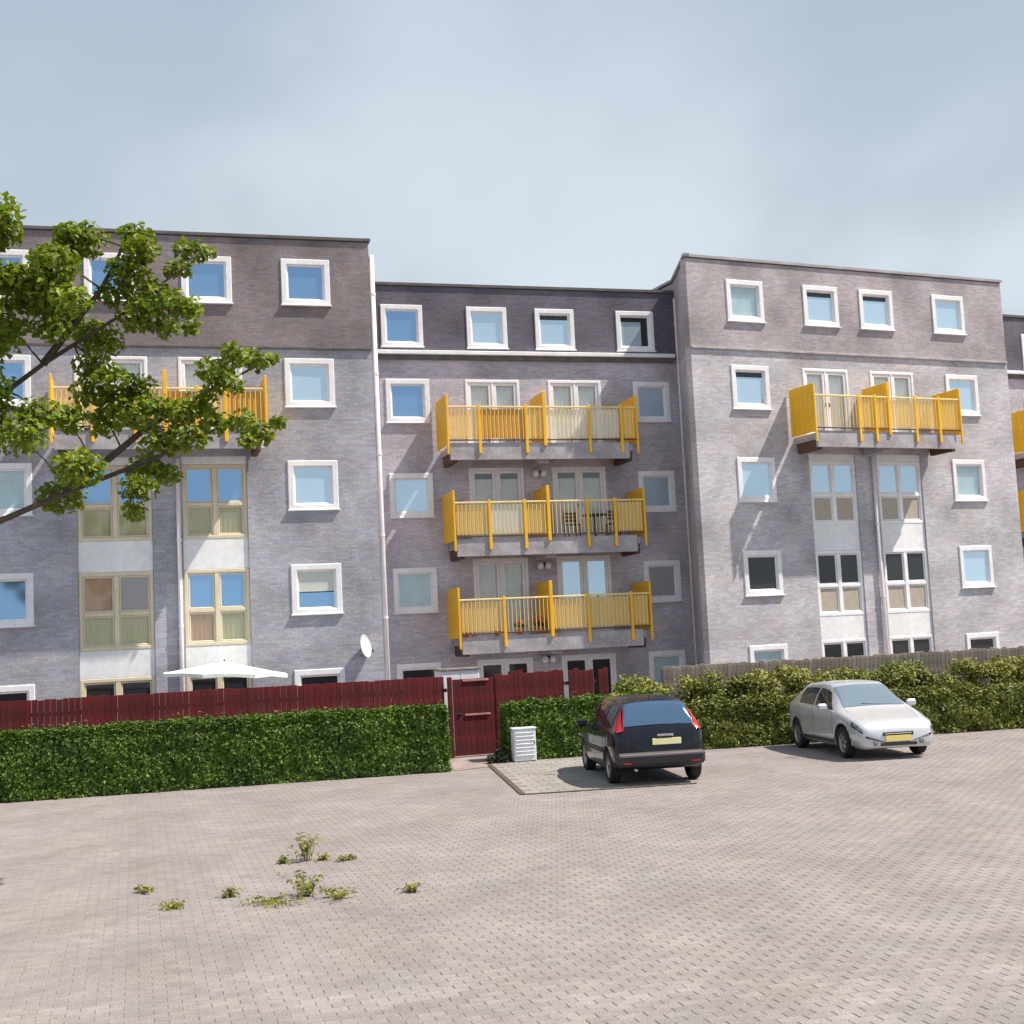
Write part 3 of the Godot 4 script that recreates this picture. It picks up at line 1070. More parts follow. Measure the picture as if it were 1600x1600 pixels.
# ------------------------------------------------------------------ scene
func _ready() -> void:
	rng.seed = 20240611
	# camera
	var cam := Camera3D.new()
	cam.name = "camera"
	cam.fov = 42.87
	cam.near = 0.05
	cam.far = 2000.0
	cam.transform = Transform3D(Basis(Vector3.UP, -0.2851) * Basis(Vector3.RIGHT, 0.0956) * Basis(Vector3.BACK, -0.0489), Vector3(0, 2.7133, 34.3733))
	add_child(cam)
	cam.current = true
	# sky and exposure
	var we := WorldEnvironment.new()
	we.name = "environment"
	var env := Environment.new()
	env.background_mode = Environment.BG_SKY
	var sky := Sky.new()
	var sm := ProceduralSkyMaterial.new()
	sm.sky_top_color = Color(0.49, 0.54, 0.60)
	sm.sky_horizon_color = Color(0.66, 0.695, 0.71)
	sm.sky_curve = 0.22
	sm.ground_bottom_color = Color(0.5, 0.48, 0.46)
	sm.ground_horizon_color = Color(0.62, 0.64, 0.65)
	sm.sun_angle_max = 4.0
	sm.sky_cover = sky_cover()
	sm.sky_cover_modulate = Color(1, 1, 1, 0.085)
	sky.sky_material = sm
	env.sky = sky
	env.tonemap_mode = Environment.TONE_MAPPER_LINEAR
	env.tonemap_exposure = 1.88
	env.sdfgi_enabled = true
	env.ssao_enabled = true
	env.ssil_enabled = true
	we.environment = env
	add_child(we)
	# sun: high, from the right and a little in front of the facades
	var sun := DirectionalLight3D.new()
	sun.name = "sun"
	var to_sun := Vector3(0.52, 0.82, 0.20).normalized()
	sun.transform = Transform3D(Basis.looking_at(-to_sun, Vector3.UP), Vector3(0, 40, 0))
	sun.light_energy = 1.2
	sun.light_color = Color(1.0, 0.955, 0.89)
	sun.light_angular_distance = 0.6
	sun.shadow_enabled = true
	add_child(sun)

	make_materials()
	build_ground()
	build_buildings()
	build_gardens()
	build_planting()
	build_cars()
	build_small_things()

func sky_cover() -> ImageTexture:
	var w := 1024
	var h := 512
	var n := fnoise(77, 1.0, 5)
	var data := PackedByteArray()
	data.resize(w * h * 4)
	for y in h:
		var el := (0.5 - (y + 0.5) / h) * PI
		for x in w:
			var o := (y * w + x) * 4
			data[o] = 255
			data[o + 1] = 250
			data[o + 2] = 243
			var a := 0.0
			if el > -0.02:
				var az := (x + 0.5) / w * TAU
				var d := Vector3(cos(el) * cos(az), sin(el), cos(el) * sin(az))
				var k := d / (d.y + 0.35)
				var v := n.get_noise_3d(k.x * 0.9, k.y * 2.0, k.z * 1.6)
				a = smoothstep(-0.25, 0.6, v)
			data[o + 3] = int(clamp(a, 0, 1) * 255)
	return ImageTexture.create_from_image(Image.create_from_data(w, h, false, Image.FORMAT_RGBA8, data))

# parking direction: bays are turned a little against the facade
const BAY_DEEP := Vector2(0.16, -0.987)
const BAY_WIDE := Vector2(0.987, 0.16)

# paving laid stone by stone in running bond: the nearest 300 in view are pieces of their own, the rest one joined part
func pave(parent: Node3D, called: String, origin: Vector2, ux: Vector2, nx: int, nz: int, sl: float, sw: float, gap: float, top: float, keep: Callable, tones: Array, many: Material) -> void:
	var uz := Vector2(-ux.y, ux.x)
	var inv := (get_node("camera") as Camera3D).transform.affine_inverse()
	var lim := tan(deg_to_rad(42.87 * 0.5))
	var spots := []
	for j in nz:
		for i in nx:
			var c := origin + ux * ((i + (0.5 if j % 2 == 1 else 0.0)) * (sl + gap)) + uz * (j * (sw + gap))
			if not keep.call(c):
				continue
			var v := inv * Vector3(c.x, top, c.y)
			var seen: bool = v.z < -1.0 and abs(v.x) < -v.z * lim and abs(v.y) < -v.z * lim
			spots.append([-v.z if seen else 1e6, c, rng.randf_range(-0.0015, 0.0015), rng.randi() % 5])
	spots.sort_custom(func(a, b): return a[0] < b[0])
	var turn := -atan2(ux.y, ux.x)
	var mesh := cbox(sl, 0.05, sw, 0.005)
	var vs := PackedVector3Array()
	var ns := PackedVector3Array()
	var cs := PackedColorArray()
	var b := 0.006
	for n in spots.size():
		var c: Vector2 = spots[n][1]
		var y: float = top + spots[n][2]
		if n < 300:
			part(parent, called, mesh, tones[spots[n][3]], Vector3(c.x, y - 0.025, c.y) - parent.position, Vector3(0, turn, 0))
			continue
		var f: float = 0.92 + 0.04 * spots[n][3]
		var col := Color(f, f, f)
		var P := []
		for k in [Vector2(-1, -1), Vector2(1, -1), Vector2(1, 1), Vector2(-1, 1)]:
			var o: Vector2 = c + ux * (k.x * sl * 0.5) + uz * (k.y * sw * 0.5)
			var q: Vector2 = c + ux * (k.x * (sl * 0.5 - b)) + uz * (k.y * (sw * 0.5 - b))
			P.append(Vector3(o.x, y - 0.006, o.y) - parent.position)
			P.append(Vector3(q.x, y, q.y) - parent.position)
		for t in [[1, 3, 5], [1, 5, 7]]:
			for k in t:
				vs.append(P[k]); ns.append(Vector3.UP); cs.append(col)
		for k in 4:
			var o1: Vector3 = P[k * 2]
			var q1: Vector3 = P[k * 2 + 1]
			var o2: Vector3 = P[(k * 2 + 2) % 8]
			var q2: Vector3 = P[(k * 2 + 3) % 8]
			var nn := (q1 - o1).cross(o2 - o1).normalized()
			if nn.y < 0:
				nn = -nn
			for p in [o1, o2, q2, o1, q2, q1]:
				vs.append(p); ns.append(nn); cs.append(col)
	if vs.is_empty():
		return
	var arr := []
	arr.resize(Mesh.ARRAY_MAX)
	arr[Mesh.ARRAY_VERTEX] = vs
	arr[Mesh.ARRAY_NORMAL] = ns
	arr[Mesh.ARRAY_COLOR] = cs
	var am := ArrayMesh.new()
	am.add_surface_from_arrays(Mesh.PRIMITIVE_TRIANGLES, arr)
	var rest := part(parent, called + "s", am, many)
	rest.set_meta("kind", "stuff")

func build_ground() -> void:
	var c := Vector2(6.40, 12.35)
	var far := c + BAY_WIDE * 3.1
	var bay_poly := PackedVector2Array([c, far, far + BAY_DEEP * 6.4, c + BAY_DEEP * 5.9])
	setting("ground", sheet([Vector2(-600, -600), Vector2(600, -600), Vector2(600, 600), Vector2(-600, 600)], -0.03), M.paving)
	var court := setting("court_paving", sheet([Vector2(-10.0, 6.0), Vector2(26.0, 6.0), Vector2(26.0, 29.5), Vector2(-10.0, 29.5)], -0.0115), M.joint_sand)
	pave(court, "paving_brick", Vector2(-9.9, 6.1), Vector2(1, 0), 165, 209, 0.212, 0.107, 0.005, -0.006,
		func(p): return not Geometry2D.is_point_in_polygon(p, bay_poly), M.paving_tones, M.paving_many)
	var bay := setting("parking_bay", sheet(bay_poly, -0.0055), M.joint_sand)
	pave(bay, "paving_slab", c + BAY_DEEP * 5.75 + BAY_WIDE * 0.2, BAY_WIDE, 10, 19, 0.300, 0.300, 0.006, 0.002,
		func(p): return Geometry2D.is_point_in_polygon(p, bay_poly), M.bay_tones, M.bay_many)
	# narrow grassy joint round the bay
	for seg in [[c, far], [c + BAY_DEEP * 5.9, c]]:
		var a: Vector2 = seg[0]
		var b: Vector2 = seg[1]
		var d := (b - a).normalized()
		var n := Vector2(-d.y, d.x) * 0.05
		setting("joint", sheet([a + n - d * 0.05, b + n, b - n, a - n - d * 0.05], 0.007 if a == c else 0.011), M.soil)
	setting("path", sheet([Vector2(6.9, 4.4), Vector2(8.3, 4.4), Vector2(7.35, 7.1), Vector2(6.35, 7.5)], 0.004), M.path)
	setting("flower_bed", sheet([Vector2(-8, 6.2), Vector2(6.2, 6.2), Vector2(6.25, 7.35), Vector2(-8, 6.6)], 0.002), M.soil)

func build_buildings() -> void:
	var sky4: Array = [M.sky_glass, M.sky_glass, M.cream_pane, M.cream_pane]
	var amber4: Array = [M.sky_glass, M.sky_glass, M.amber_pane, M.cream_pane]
	var brown4: Array = [M.amber_pane, M.grey_pane, M.cream_pane, M.cream_pane]
	var dark4: Array = [M.dark_glass, M.dark_glass, M.dark_glass, M.dark_glass]
	# left block, corner at x = 6.35
	var w := 11.12
	end_block({
		"label": "grey brick apartment block with white parasol and red fence before it", "at": Vector3(-4.77, 0, 0), "turn": 0.0,
		"plan": [Vector2(0, 0), Vector2(w, 0), Vector2(w, -9), Vector2(0, -9)], "height": 13.62, "split": 10.66,
		"top_row": 12.46, "top": [1.74, 4.36, 6.78, 9.38], "top_kind": ["sky", "sky", "sky", "sky"],
		"cols": [1.74, 9.40], "col_kind": [["sky", "pale", "sky", "dark"], ["mirror", "mirror", "half", "dark"]],
		"bays": [[3.45, 5.28], [6.02, 7.68]], "lights": [[sky4, brown4, dark4], [sky4, amber4, dark4]],
		"door_look": ["white", "white"], "balcony": [2.95, 8.08], "divider": 5.62, "posts": [3.9, 4.9, 6.4, 7.1],
		"infill": [[3.0, 3.85, "tint"], [3.95, 4.85, "frost"], [4.95, 5.56, "tint"], [5.68, 6.35, "ochre"], [6.45, 7.05, "tint"], [7.15, 8.04, "ochre"]],
		"bay_frame": M.cream_frame, "low": M.brick_left, "high": M.brick_dark_left, "edge": M.concrete_dark, "dark_course": true, "pipes": [[5.92, 0.08, 7.7, 0.055], [11.21, -0.10, 13.3, 0.075]]})
	# recessed middle block
	middle_block(Vector3(6.36, 0, -2.574), 0.0, 10.2, "recessed lavender brick apartment block with three storeys of yellow balconies")
	# right block, turned a little away
	var beige4: Array = [M.pale_glass, M.pale_glass, M.beige_pane, M.beige_pane]
	var beige_dark4: Array = [M.dark_glass, M.dark_glass, M.beige_pane, M.beige_pane]
	end_block({
		"label": "grey brick apartment block, paled by painted glare, behind the silver car and shrub hedge", "at": Vector3(15.707, 0, 0.068), "turn": 0.1266,
		"plan": [Vector2(0, 0), Vector2(12.0, 0), Vector2(12.0, -9), Vector2(1.08, -9), Vector2(1.08, -2.55)], "height": 13.52, "split": 10.86,
		"top_row": 12.33, "top": [1.98, 4.72, 6.83, 9.7], "top_kind": ["pale", "skyslit", "skyslit", "mirror"],
		"cols": [1.98, 10.02], "col_kind": [["skyslit", "mirror", "dark", "pale"], ["mirror", "pale", "mirror", "dark"]],
		"bays": [[3.88, 5.60], [6.40, 8.12]], "lights": [[beige4, beige_dark4, dark4], [beige4, beige_dark4, dark4]],
		"door_look": ["white", "white"], "balcony": [3.32, 8.7], "divider": 6.0, "posts": [4.9, 5.5, 7.0, 7.9],
		"infill": [[3.37, 4.85, "open"], [4.95, 5.45, "tint"], [5.55, 5.94, "tint"], [6.06, 6.95, "tint"], [7.05, 7.85, "tint"], [7.95, 8.65, "tint"]],
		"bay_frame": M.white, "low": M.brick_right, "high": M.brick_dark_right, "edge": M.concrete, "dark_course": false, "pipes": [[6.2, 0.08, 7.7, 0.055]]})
	# the row goes on past the pale block
	middle_block(Vector3(15.707, 0, 0.068) + Vector3(cos(0.1266) * 12.02 - sin(0.1266) * 2.6, 0, -sin(0.1266) * 12.02 - cos(0.1266) * 2.6), 0.1266, 10.2, "recessed apartment block at the far end of the row past the pale block")

func build_gardens() -> void:
	# red board fence in two lengths with a gate between
	board_fence("board_fence", "long dark red board fence behind the clipped hedge", Vector3(-6.0, 0, 4.6), 0.0, 12.95, 1.86, 0.012, M.red)
	board_fence("board_fence", "short dark red board fence with uneven board tops beside the gate", Vector3(8.18, 0, 4.6), 0.0, 2.75, 1.86, 0.06, M.red, [13, 19])
	var g := thing("garden_gate", "dark red board gate with two pale cross rails", "gate", Vector3(7.06, 0, 4.64))
	for k in 8:
		part(g, "board", cbox(0.124, 1.76, 0.024, 0.004), M.red[k % 4], Vector3(0.07 + k * 0.127, 0.92, 0.0))
	part(g, "rail", cbox(0.62, 0.045, 0.03), M.red_rail, Vector3(0.56, 1.76, 0.028))
	part(g, "rail", cbox(0.62, 0.045, 0.03), M.red_rail, Vector3(0.58, 0.97, 0.028))
	part(g, "post", cbox(0.10, 1.86, 0.10), M.red[0], Vector3(-0.055, 0.93, -0.02))
	part(g, "post", cbox(0.10, 1.86, 0.10), M.red[1], Vector3(1.075, 0.93, -0.02))
	part(g, "handle", cbox(0.10, 0.02, 0.03, 0.004), M.dark_metal, Vector3(0.16, 1.0, 0.03))
	# weathered fence behind the loose shrubs
	board_fence("board_fence", "weathered grey board fence behind the yellow-green shrubs", Vector3(12.6, 0, 4.0), -0.02, 15.0, 1.78, 0.02, M.grey_wood)
	# parasol
	var p := thing("parasol", "open white parasol above the red fence", "parasol", Vector3(2.08, 0, 2.0))
	var st := st_new()
	var rim := []
	var n := 8
	for k in n:
		var a := TAU * (k + 0.5) / n
		rim.append(Vector3(cos(a) * 1.55, 2.18 - 0.085 * cos(a), sin(a) * 1.55))
	var tip := Vector3(0, 2.47, 0)
	for k in n:
		var a: Vector3 = rim[k]
		var b: Vector3 = rim[(k + 1) % n]
		var mid := (a + b) * 0.5 + Vector3(0, 0.02, 0)
		var inner := tip.lerp(mid, 0.5) - Vector3(0, 0.035, 0)
		tri(st, tip, a, inner)
		tri(st, tip, inner, b)
		tri(st, a, mid, inner)
		tri(st, mid, b, inner)
		quad(st, a - Vector3(0, 0.09, 0), mid - Vector3(0, 0.07, 0), mid, a)
		quad(st, mid - Vector3(0, 0.07, 0), b - Vector3(0, 0.09, 0), b, mid)
	part(p, "canopy", done(st), M.cloth)
	part(p, "pole", tube([Vector3(0, 0.05, 0), Vector3(0, 2.52, 0)], [0.02, 0.02], 10), M.dark_metal)
	for k in n:
		part(p, "rib", tube([tip - Vector3(0, 0.05, 0), rim[k] - Vector3(0, 0.015, 0)], [0.008, 0.006], 5), M.dark_metal)
	part(p, "base", lathe([Vector2(0, 0.07), Vector2(0.05, 0.07), Vector2(0.24, 0.04), Vector2(0.26, 0), Vector2(0, 0)], 20), M.concrete_dark)
	# satellite dish on the left block near its corner
	var d := thing("satellite_dish", "small white satellite dish on grey brick wall", "satellite dish", Vector3(5.74, 2.42, 0.0))
	var prof := []
	for k in 9:
		var rr := 0.31 * k / 8.0
		prof.append(Vector2(rr, rr * rr * 0.9))
	part(d, "dish", lathe(prof, 24), M.cabinet, Vector3(0.02, 0.24, 0.22), Vector3(1.25, 0.0, -0.95))
	part(d, "arm", tube([Vector3(0, 0, 0.0), Vector3(0, 0.02, 0.14), Vector3(0.0, 0.22, 0.24)], [0.02, 0.02, 0.02], 8), M.alloy)
	part(d, "receiver", cbox(0.05, 0.05, 0.09, 0.01), M.plastic, Vector3(0.22, 0.12, 0.52))
	part(d, "receiver_arm", tube([Vector3(0.0, 0.20, 0.24), Vector3(0.12, 0.02, 0.38), Vector3(0.22, 0.10, 0.50)], [0.01, 0.01, 0.01], 6), M.alloy)
	# pale storage cupboard behind the gate
	var cb := thing("storage_cupboard", "pale garden storage cupboard just behind the red gate", "cupboard", Vector3(7.55, 0, 3.2))
	part(cb, "carcass", cbox(0.96, 1.98, 0.5), M.panel_white, Vector3(0, 0.99, 0))
	part(cb, "top", cbox(1.06, 0.05, 0.60), M.grey_wood[1], Vector3(0, 2.007, 0))
	for s in [-1.0, 1.0]:
		part(cb, "door", cbox(0.455, 1.86, 0.02), M.panel_white, Vector3(s * 0.235, 1.0, 0.262))

func build_planting() -> void:
	var dark := Color(0.085, 0.160, 0.015)
	var mid := Color(0.15, 0.18, 0.03)
	var light := Color(0.22, 0.235, 0.04)
	hedge("clipped_hedge", "long low clipped green hedge before the red fence", Vector3(-7.0, 0, 6.55), -0.075, 13.3, 1.34, 0.95, 2300.0, 0.075, 0.055, dark)
	hedge("clipped_hedge", "short clipped green hedge behind the black car", Vector3(7.86, 0, 6.35), -0.06, 3.7, 1.27, 0.8, 2300.0, 0.075, 0.06, dark)
	hedge("shrub_hedge", "loose low green hedge between the parked cars", Vector3(11.6, 0, 7.0), -0.1, 14.0, 1.0, 1.1, 1700.0, 0.085, 0.13, mid)
	var x := 11.25
	while x < 27.0:
		var sh := thing("garden_shrub", "yellow-green shrub growing along the weathered grey fence", "shrub", Vector3(x, 0, 5.15 + rng.randf_range(-0.25, 0.2)), rng.randf() * TAU, "shrubs along the grey fence")
		var SL := Leaves.new()
		var sc := []
		var stem := SurfaceTool.new()
		stem.begin(Mesh.PRIMITIVE_TRIANGLES)
		stem.set_smooth_group(0)
		for k in 12:
			var a := rng.randf() * TAU
			var rr := rng.randf_range(0.15, 0.5)
			var c := Vector3(cos(a) * rr, rng.randf_range(0.55, 1.5), sin(a) * rr * 0.8)
			sc.append([c, rng.randf_range(0.26, 0.40)])
			add_tube(stem, [Vector3(c.x * 0.1, 0, c.z * 0.1), Vector3(c.x * 0.6, c.y * 0.5, c.z * 0.6), c], [0.02, 0.014, 0.006], 5, false)
		sc.append([Vector3(0, 0.55, 0.1), 0.5])
		clumps(SL, sc, 2100.0, 0.085, light if rng.randf() < 0.7 else mid)
		part(sh, "foliage", SL.mesh(), M.leaf)
		part(sh, "stems", done(stem), M.bark)
		x += rng.randf_range(0.72, 0.98)
	# tree reaching in over the court
	var t := thing("tree", "leafy broad-leaved tree reaching out over the court", "tree", Vector3(-3.3, 0, 18.0))
	var st := SurfaceTool.new()
	st.begin(Mesh.PRIMITIVE_TRIANGLES)
	st.set_smooth_group(0)
	add_tube(st, [Vector3(0, -0.1, 0), Vector3(0.0, 0.15, 0), Vector3(0.03, 0.6, 0), Vector3(-0.02, 2.0, 0.03), Vector3(0.02, 3.6, 0), Vector3(-0.05, 5.2, 0.05), Vector3(-0.12, 7.2, 0), Vector3(-0.1, 8.4, 0.1)], [0.36, 0.26, 0.20, 0.17, 0.145, 0.11, 0.06, 0.02], 14)
	var limbs := [
		[Vector3(0.0, 3.4, 0), Vector3(1.2, 4.1, 0.05), Vector3(2.6, 4.7, 0.1), Vector3(3.6, 5.1, 0.05), Vector3(4.4, 5.5, 0.0), Vector3(5.0, 5.5, -0.1)],
		[Vector3(2.6, 4.7, 0.1), Vector3(3.5, 5.5, -0.1), Vector3(4.3, 6.0, -0.15), Vector3(5.05, 6.4, -0.2)],
		[Vector3(0.0, 4.2, 0), Vector3(1.1, 5.3, -0.1), Vector3(2.3, 6.3, -0.2), Vector3(3.4, 7.0, 0.0), Vector3(4.1, 7.6, 0.1)],
		[Vector3(2.3, 6.3, -0.2), Vector3(3.0, 7.2, 0.0), Vector3(3.4, 8.0, 0.1)],
		[Vector3(-0.05, 5.0, 0), Vector3(0.6, 6.3, 0.2), Vector3(1.2, 7.6, 0.25)],
		[Vector3(0.0, 4.0, 0), Vector3(-0.9, 5.0, 0.2), Vector3(-1.8, 6.0, 0.1)],
		[Vector3(0.0, 4.6, 0), Vector3(-0.5, 5.6, -0.7), Vector3(-0.8, 6.6, -1.3)],
		[Vector3(0.0, 4.4, 0), Vector3(0.1, 5.3, 0.8), Vector3(0.0, 6.3, 1.4)]]
	for l in limbs:
		var rad := []
		for k in l.size():
			rad.append(lerp(0.05, 0.008, float(k) / (l.size() - 1)))
		add_tube(st, l, rad, 8)
	# clumps at the limb ends: height and reach of each spray, then its radius
	var cl := []
	for a in [[0.12, 7.9, 0.22], [0.17, 7.63, 0.24], [0.04, 7.4, 0.27], [0.77, 7.75, 0.20], [0.95, 7.75, 0.13], [0.62, 7.5, 0.18], [0.27, 7.25, 0.26], [0.42, 7.0, 0.28], [0.70, 6.92, 0.20], [0.12, 6.85, 0.26], [0.80, 6.80, 0.14], [0.45, 6.76, 0.18],
			[0.10, 5.97, 0.22], [0.04, 5.65, 0.28], [0.30, 5.72, 0.20], [1.00, 6.24, 0.21], [1.27, 6.36, 0.21], [1.54, 6.36, 0.19], [1.75, 6.42, 0.11], [1.12, 6.0, 0.24], [0.85, 5.80, 0.21], [0.62, 5.65, 0.23], [1.0, 5.52, 0.20], [0.35, 5.32, 0.28], [0.70, 5.32, 0.22],
			[1.35, 5.52, 0.19], [1.58, 5.45, 0.21], [1.78, 5.52, 0.12], [0.20, 4.97, 0.25], [0.43, 4.90, 0.17], [0.08, 4.70, 0.22], [0.04, 4.45, 0.15], [1.43, 5.32, 0.13]]:
		cl.append([Vector3(a[0] + 3.3, a[1], rng.randf_range(-0.3, 0.3)), a[2] * 1.12])
	for k in 34:
		cl.append([Vector3(3.3 + rng.randf_range(-1.75, -0.1), rng.randf_range(4.6, 8.1), rng.randf_range(-0.7, 0.7)), rng.randf_range(0.22, 0.36)])
	for k in 44:
		var d := rand_dir()
		var p := Vector3(-0.3, 6.6, 0) + Vector3(d.x * 2.0, d.y * 2.0, d.z * 2.0) * rng.randf_range(0.55, 1.0)
		cl.append([p, rng.randf_range(0.32, 0.52)])
	for c in cl:
		# a twig from the nearest limb
		var best := Vector3(0, 5, 0)
		for l in limbs:
			for i in l.size() - 1:
				for f in [0.0, 0.33, 0.66, 1.0]:
					var q: Vector3 = l[i].lerp(l[i + 1], f)
					if q.distance_to(c[0]) < best.distance_to(c[0]):
						best = q
		add_tube(st, [best, best.lerp(c[0], 0.5) + Vector3(0, 0.05, 0), c[0]], [0.014, 0.009, 0.004], 5, false)
	part(t, "trunk", done(st), M.bark)
	var L := Leaves.new()
	clumps(L, cl, 2900.0, 0.09, Color(0.185, 0.255, 0.022))
	part(t, "crown", L.mesh(), M.tree_leaf)
	# small round shrub by the white cabinet
	var s := thing("round_shrub", "small dark round shrub between the red gate and white cabinet", "shrub", Vector3(7.55, 0, 6.55))
	var L2 := Leaves.new()
	clumps(L2, [[Vector3(0, 0.14, 0), 0.19], [Vector3(0.15, 0.10, 0.03), 0.15], [Vector3(-0.13, 0.10, 0.02), 0.14], [Vector3(0.05, 0.24, 0), 0.12]], 9000.0, 0.05, Color(0.03, 0.05, 0.025))
	part(s, "foliage", L2.mesh(), M.leaf)
	part(s, "stem", tube([Vector3(0, 0, 0), Vector3(0, 0.2, 0)], [0.02, 0.01], 6), M.bark)
	# weeds in the court
	var spots := [[2.06, 17.2, 0.32, 0.22, "yellow-green weed tuft standing alone in the open court"], [1.78, 17.25, 0.08, 0.10, ""], [2.25, 17.3, 0.07, 0.1, ""], [2.55, 17.5, 0.06, 0.16, ""],
			[1.75, 19.6, 0.24, 0.26, "broad yellow-green weed tuft near the tree"], [2.05, 19.9, 0.10, 0.22, ""], [1.35, 19.9, 0.06, 0.3, ""], [0.95, 19.2, 0.10, 0.12, ""], [2.85, 20.0, 0.08, 0.14, ""], [0.35, 19.5, 0.06, 0.2, ""], [0.05, 18.4, 0.06, 0.15, ""]]
	for a in spots:
		var big: bool = a[4] != ""
		var wt := thing("weed", a[4] if big else "low yellow-green weed growing out of the court paving", "weed", Vector3(a[0], -0.006, a[1]), rng.randf() * TAU, "" if big else "low weeds in the court")
		var W := Leaves.new()
		var ws := SurfaceTool.new()
		ws.begin(Mesh.PRIMITIVE_TRIANGLES)
		ws.set_smooth_group(0)
		for k in int(7 + 45 * a[3]):
			var an := rng.randf() * TAU
			var out := Vector3(cos(an), 0, sin(an))
			var foot: Vector3 = out * a[3] * 0.35 * rng.randf()
			var hh: float = a[2] * rng.randf_range(0.45, 1.15)
			var reach: float = a[3] * rng.randf_range(0.3, 1.0)
			var midp: Vector3 = foot + out * reach * 0.35 + Vector3(0, hh * 0.7, 0)
			var tipp: Vector3 = foot + out * reach + Vector3(0, hh, 0)
			add_tube(ws, [foot, midp, tipp], [0.004, 0.003, 0.0015], 4, false)
			for q in int(5 + hh * 22):
				var f := rng.randf_range(0.15, 1.0)
				var p: Vector3 = foot.lerp(midp, f * 2.0) if f < 0.5 else midp.lerp(tipp, f * 2.0 - 1.0)
				var nn := (Vector3(0, 0.8, 0) + out * 0.3 + rand_dir() * 0.6).normalized()
				var al := (rand_dir() + out * 0.5).cross(nn).normalized()
				W.leaf(p + al * 0.03, nn, al, rng.randf_range(0.04, 0.085), leaf_colour(Color(0.24, 0.26, 0.04), 0.3), 0.42)
		part(wt, "stems", done(ws), M.weed_stem)
		part(wt, "leaves", W.mesh(), M.leaf)

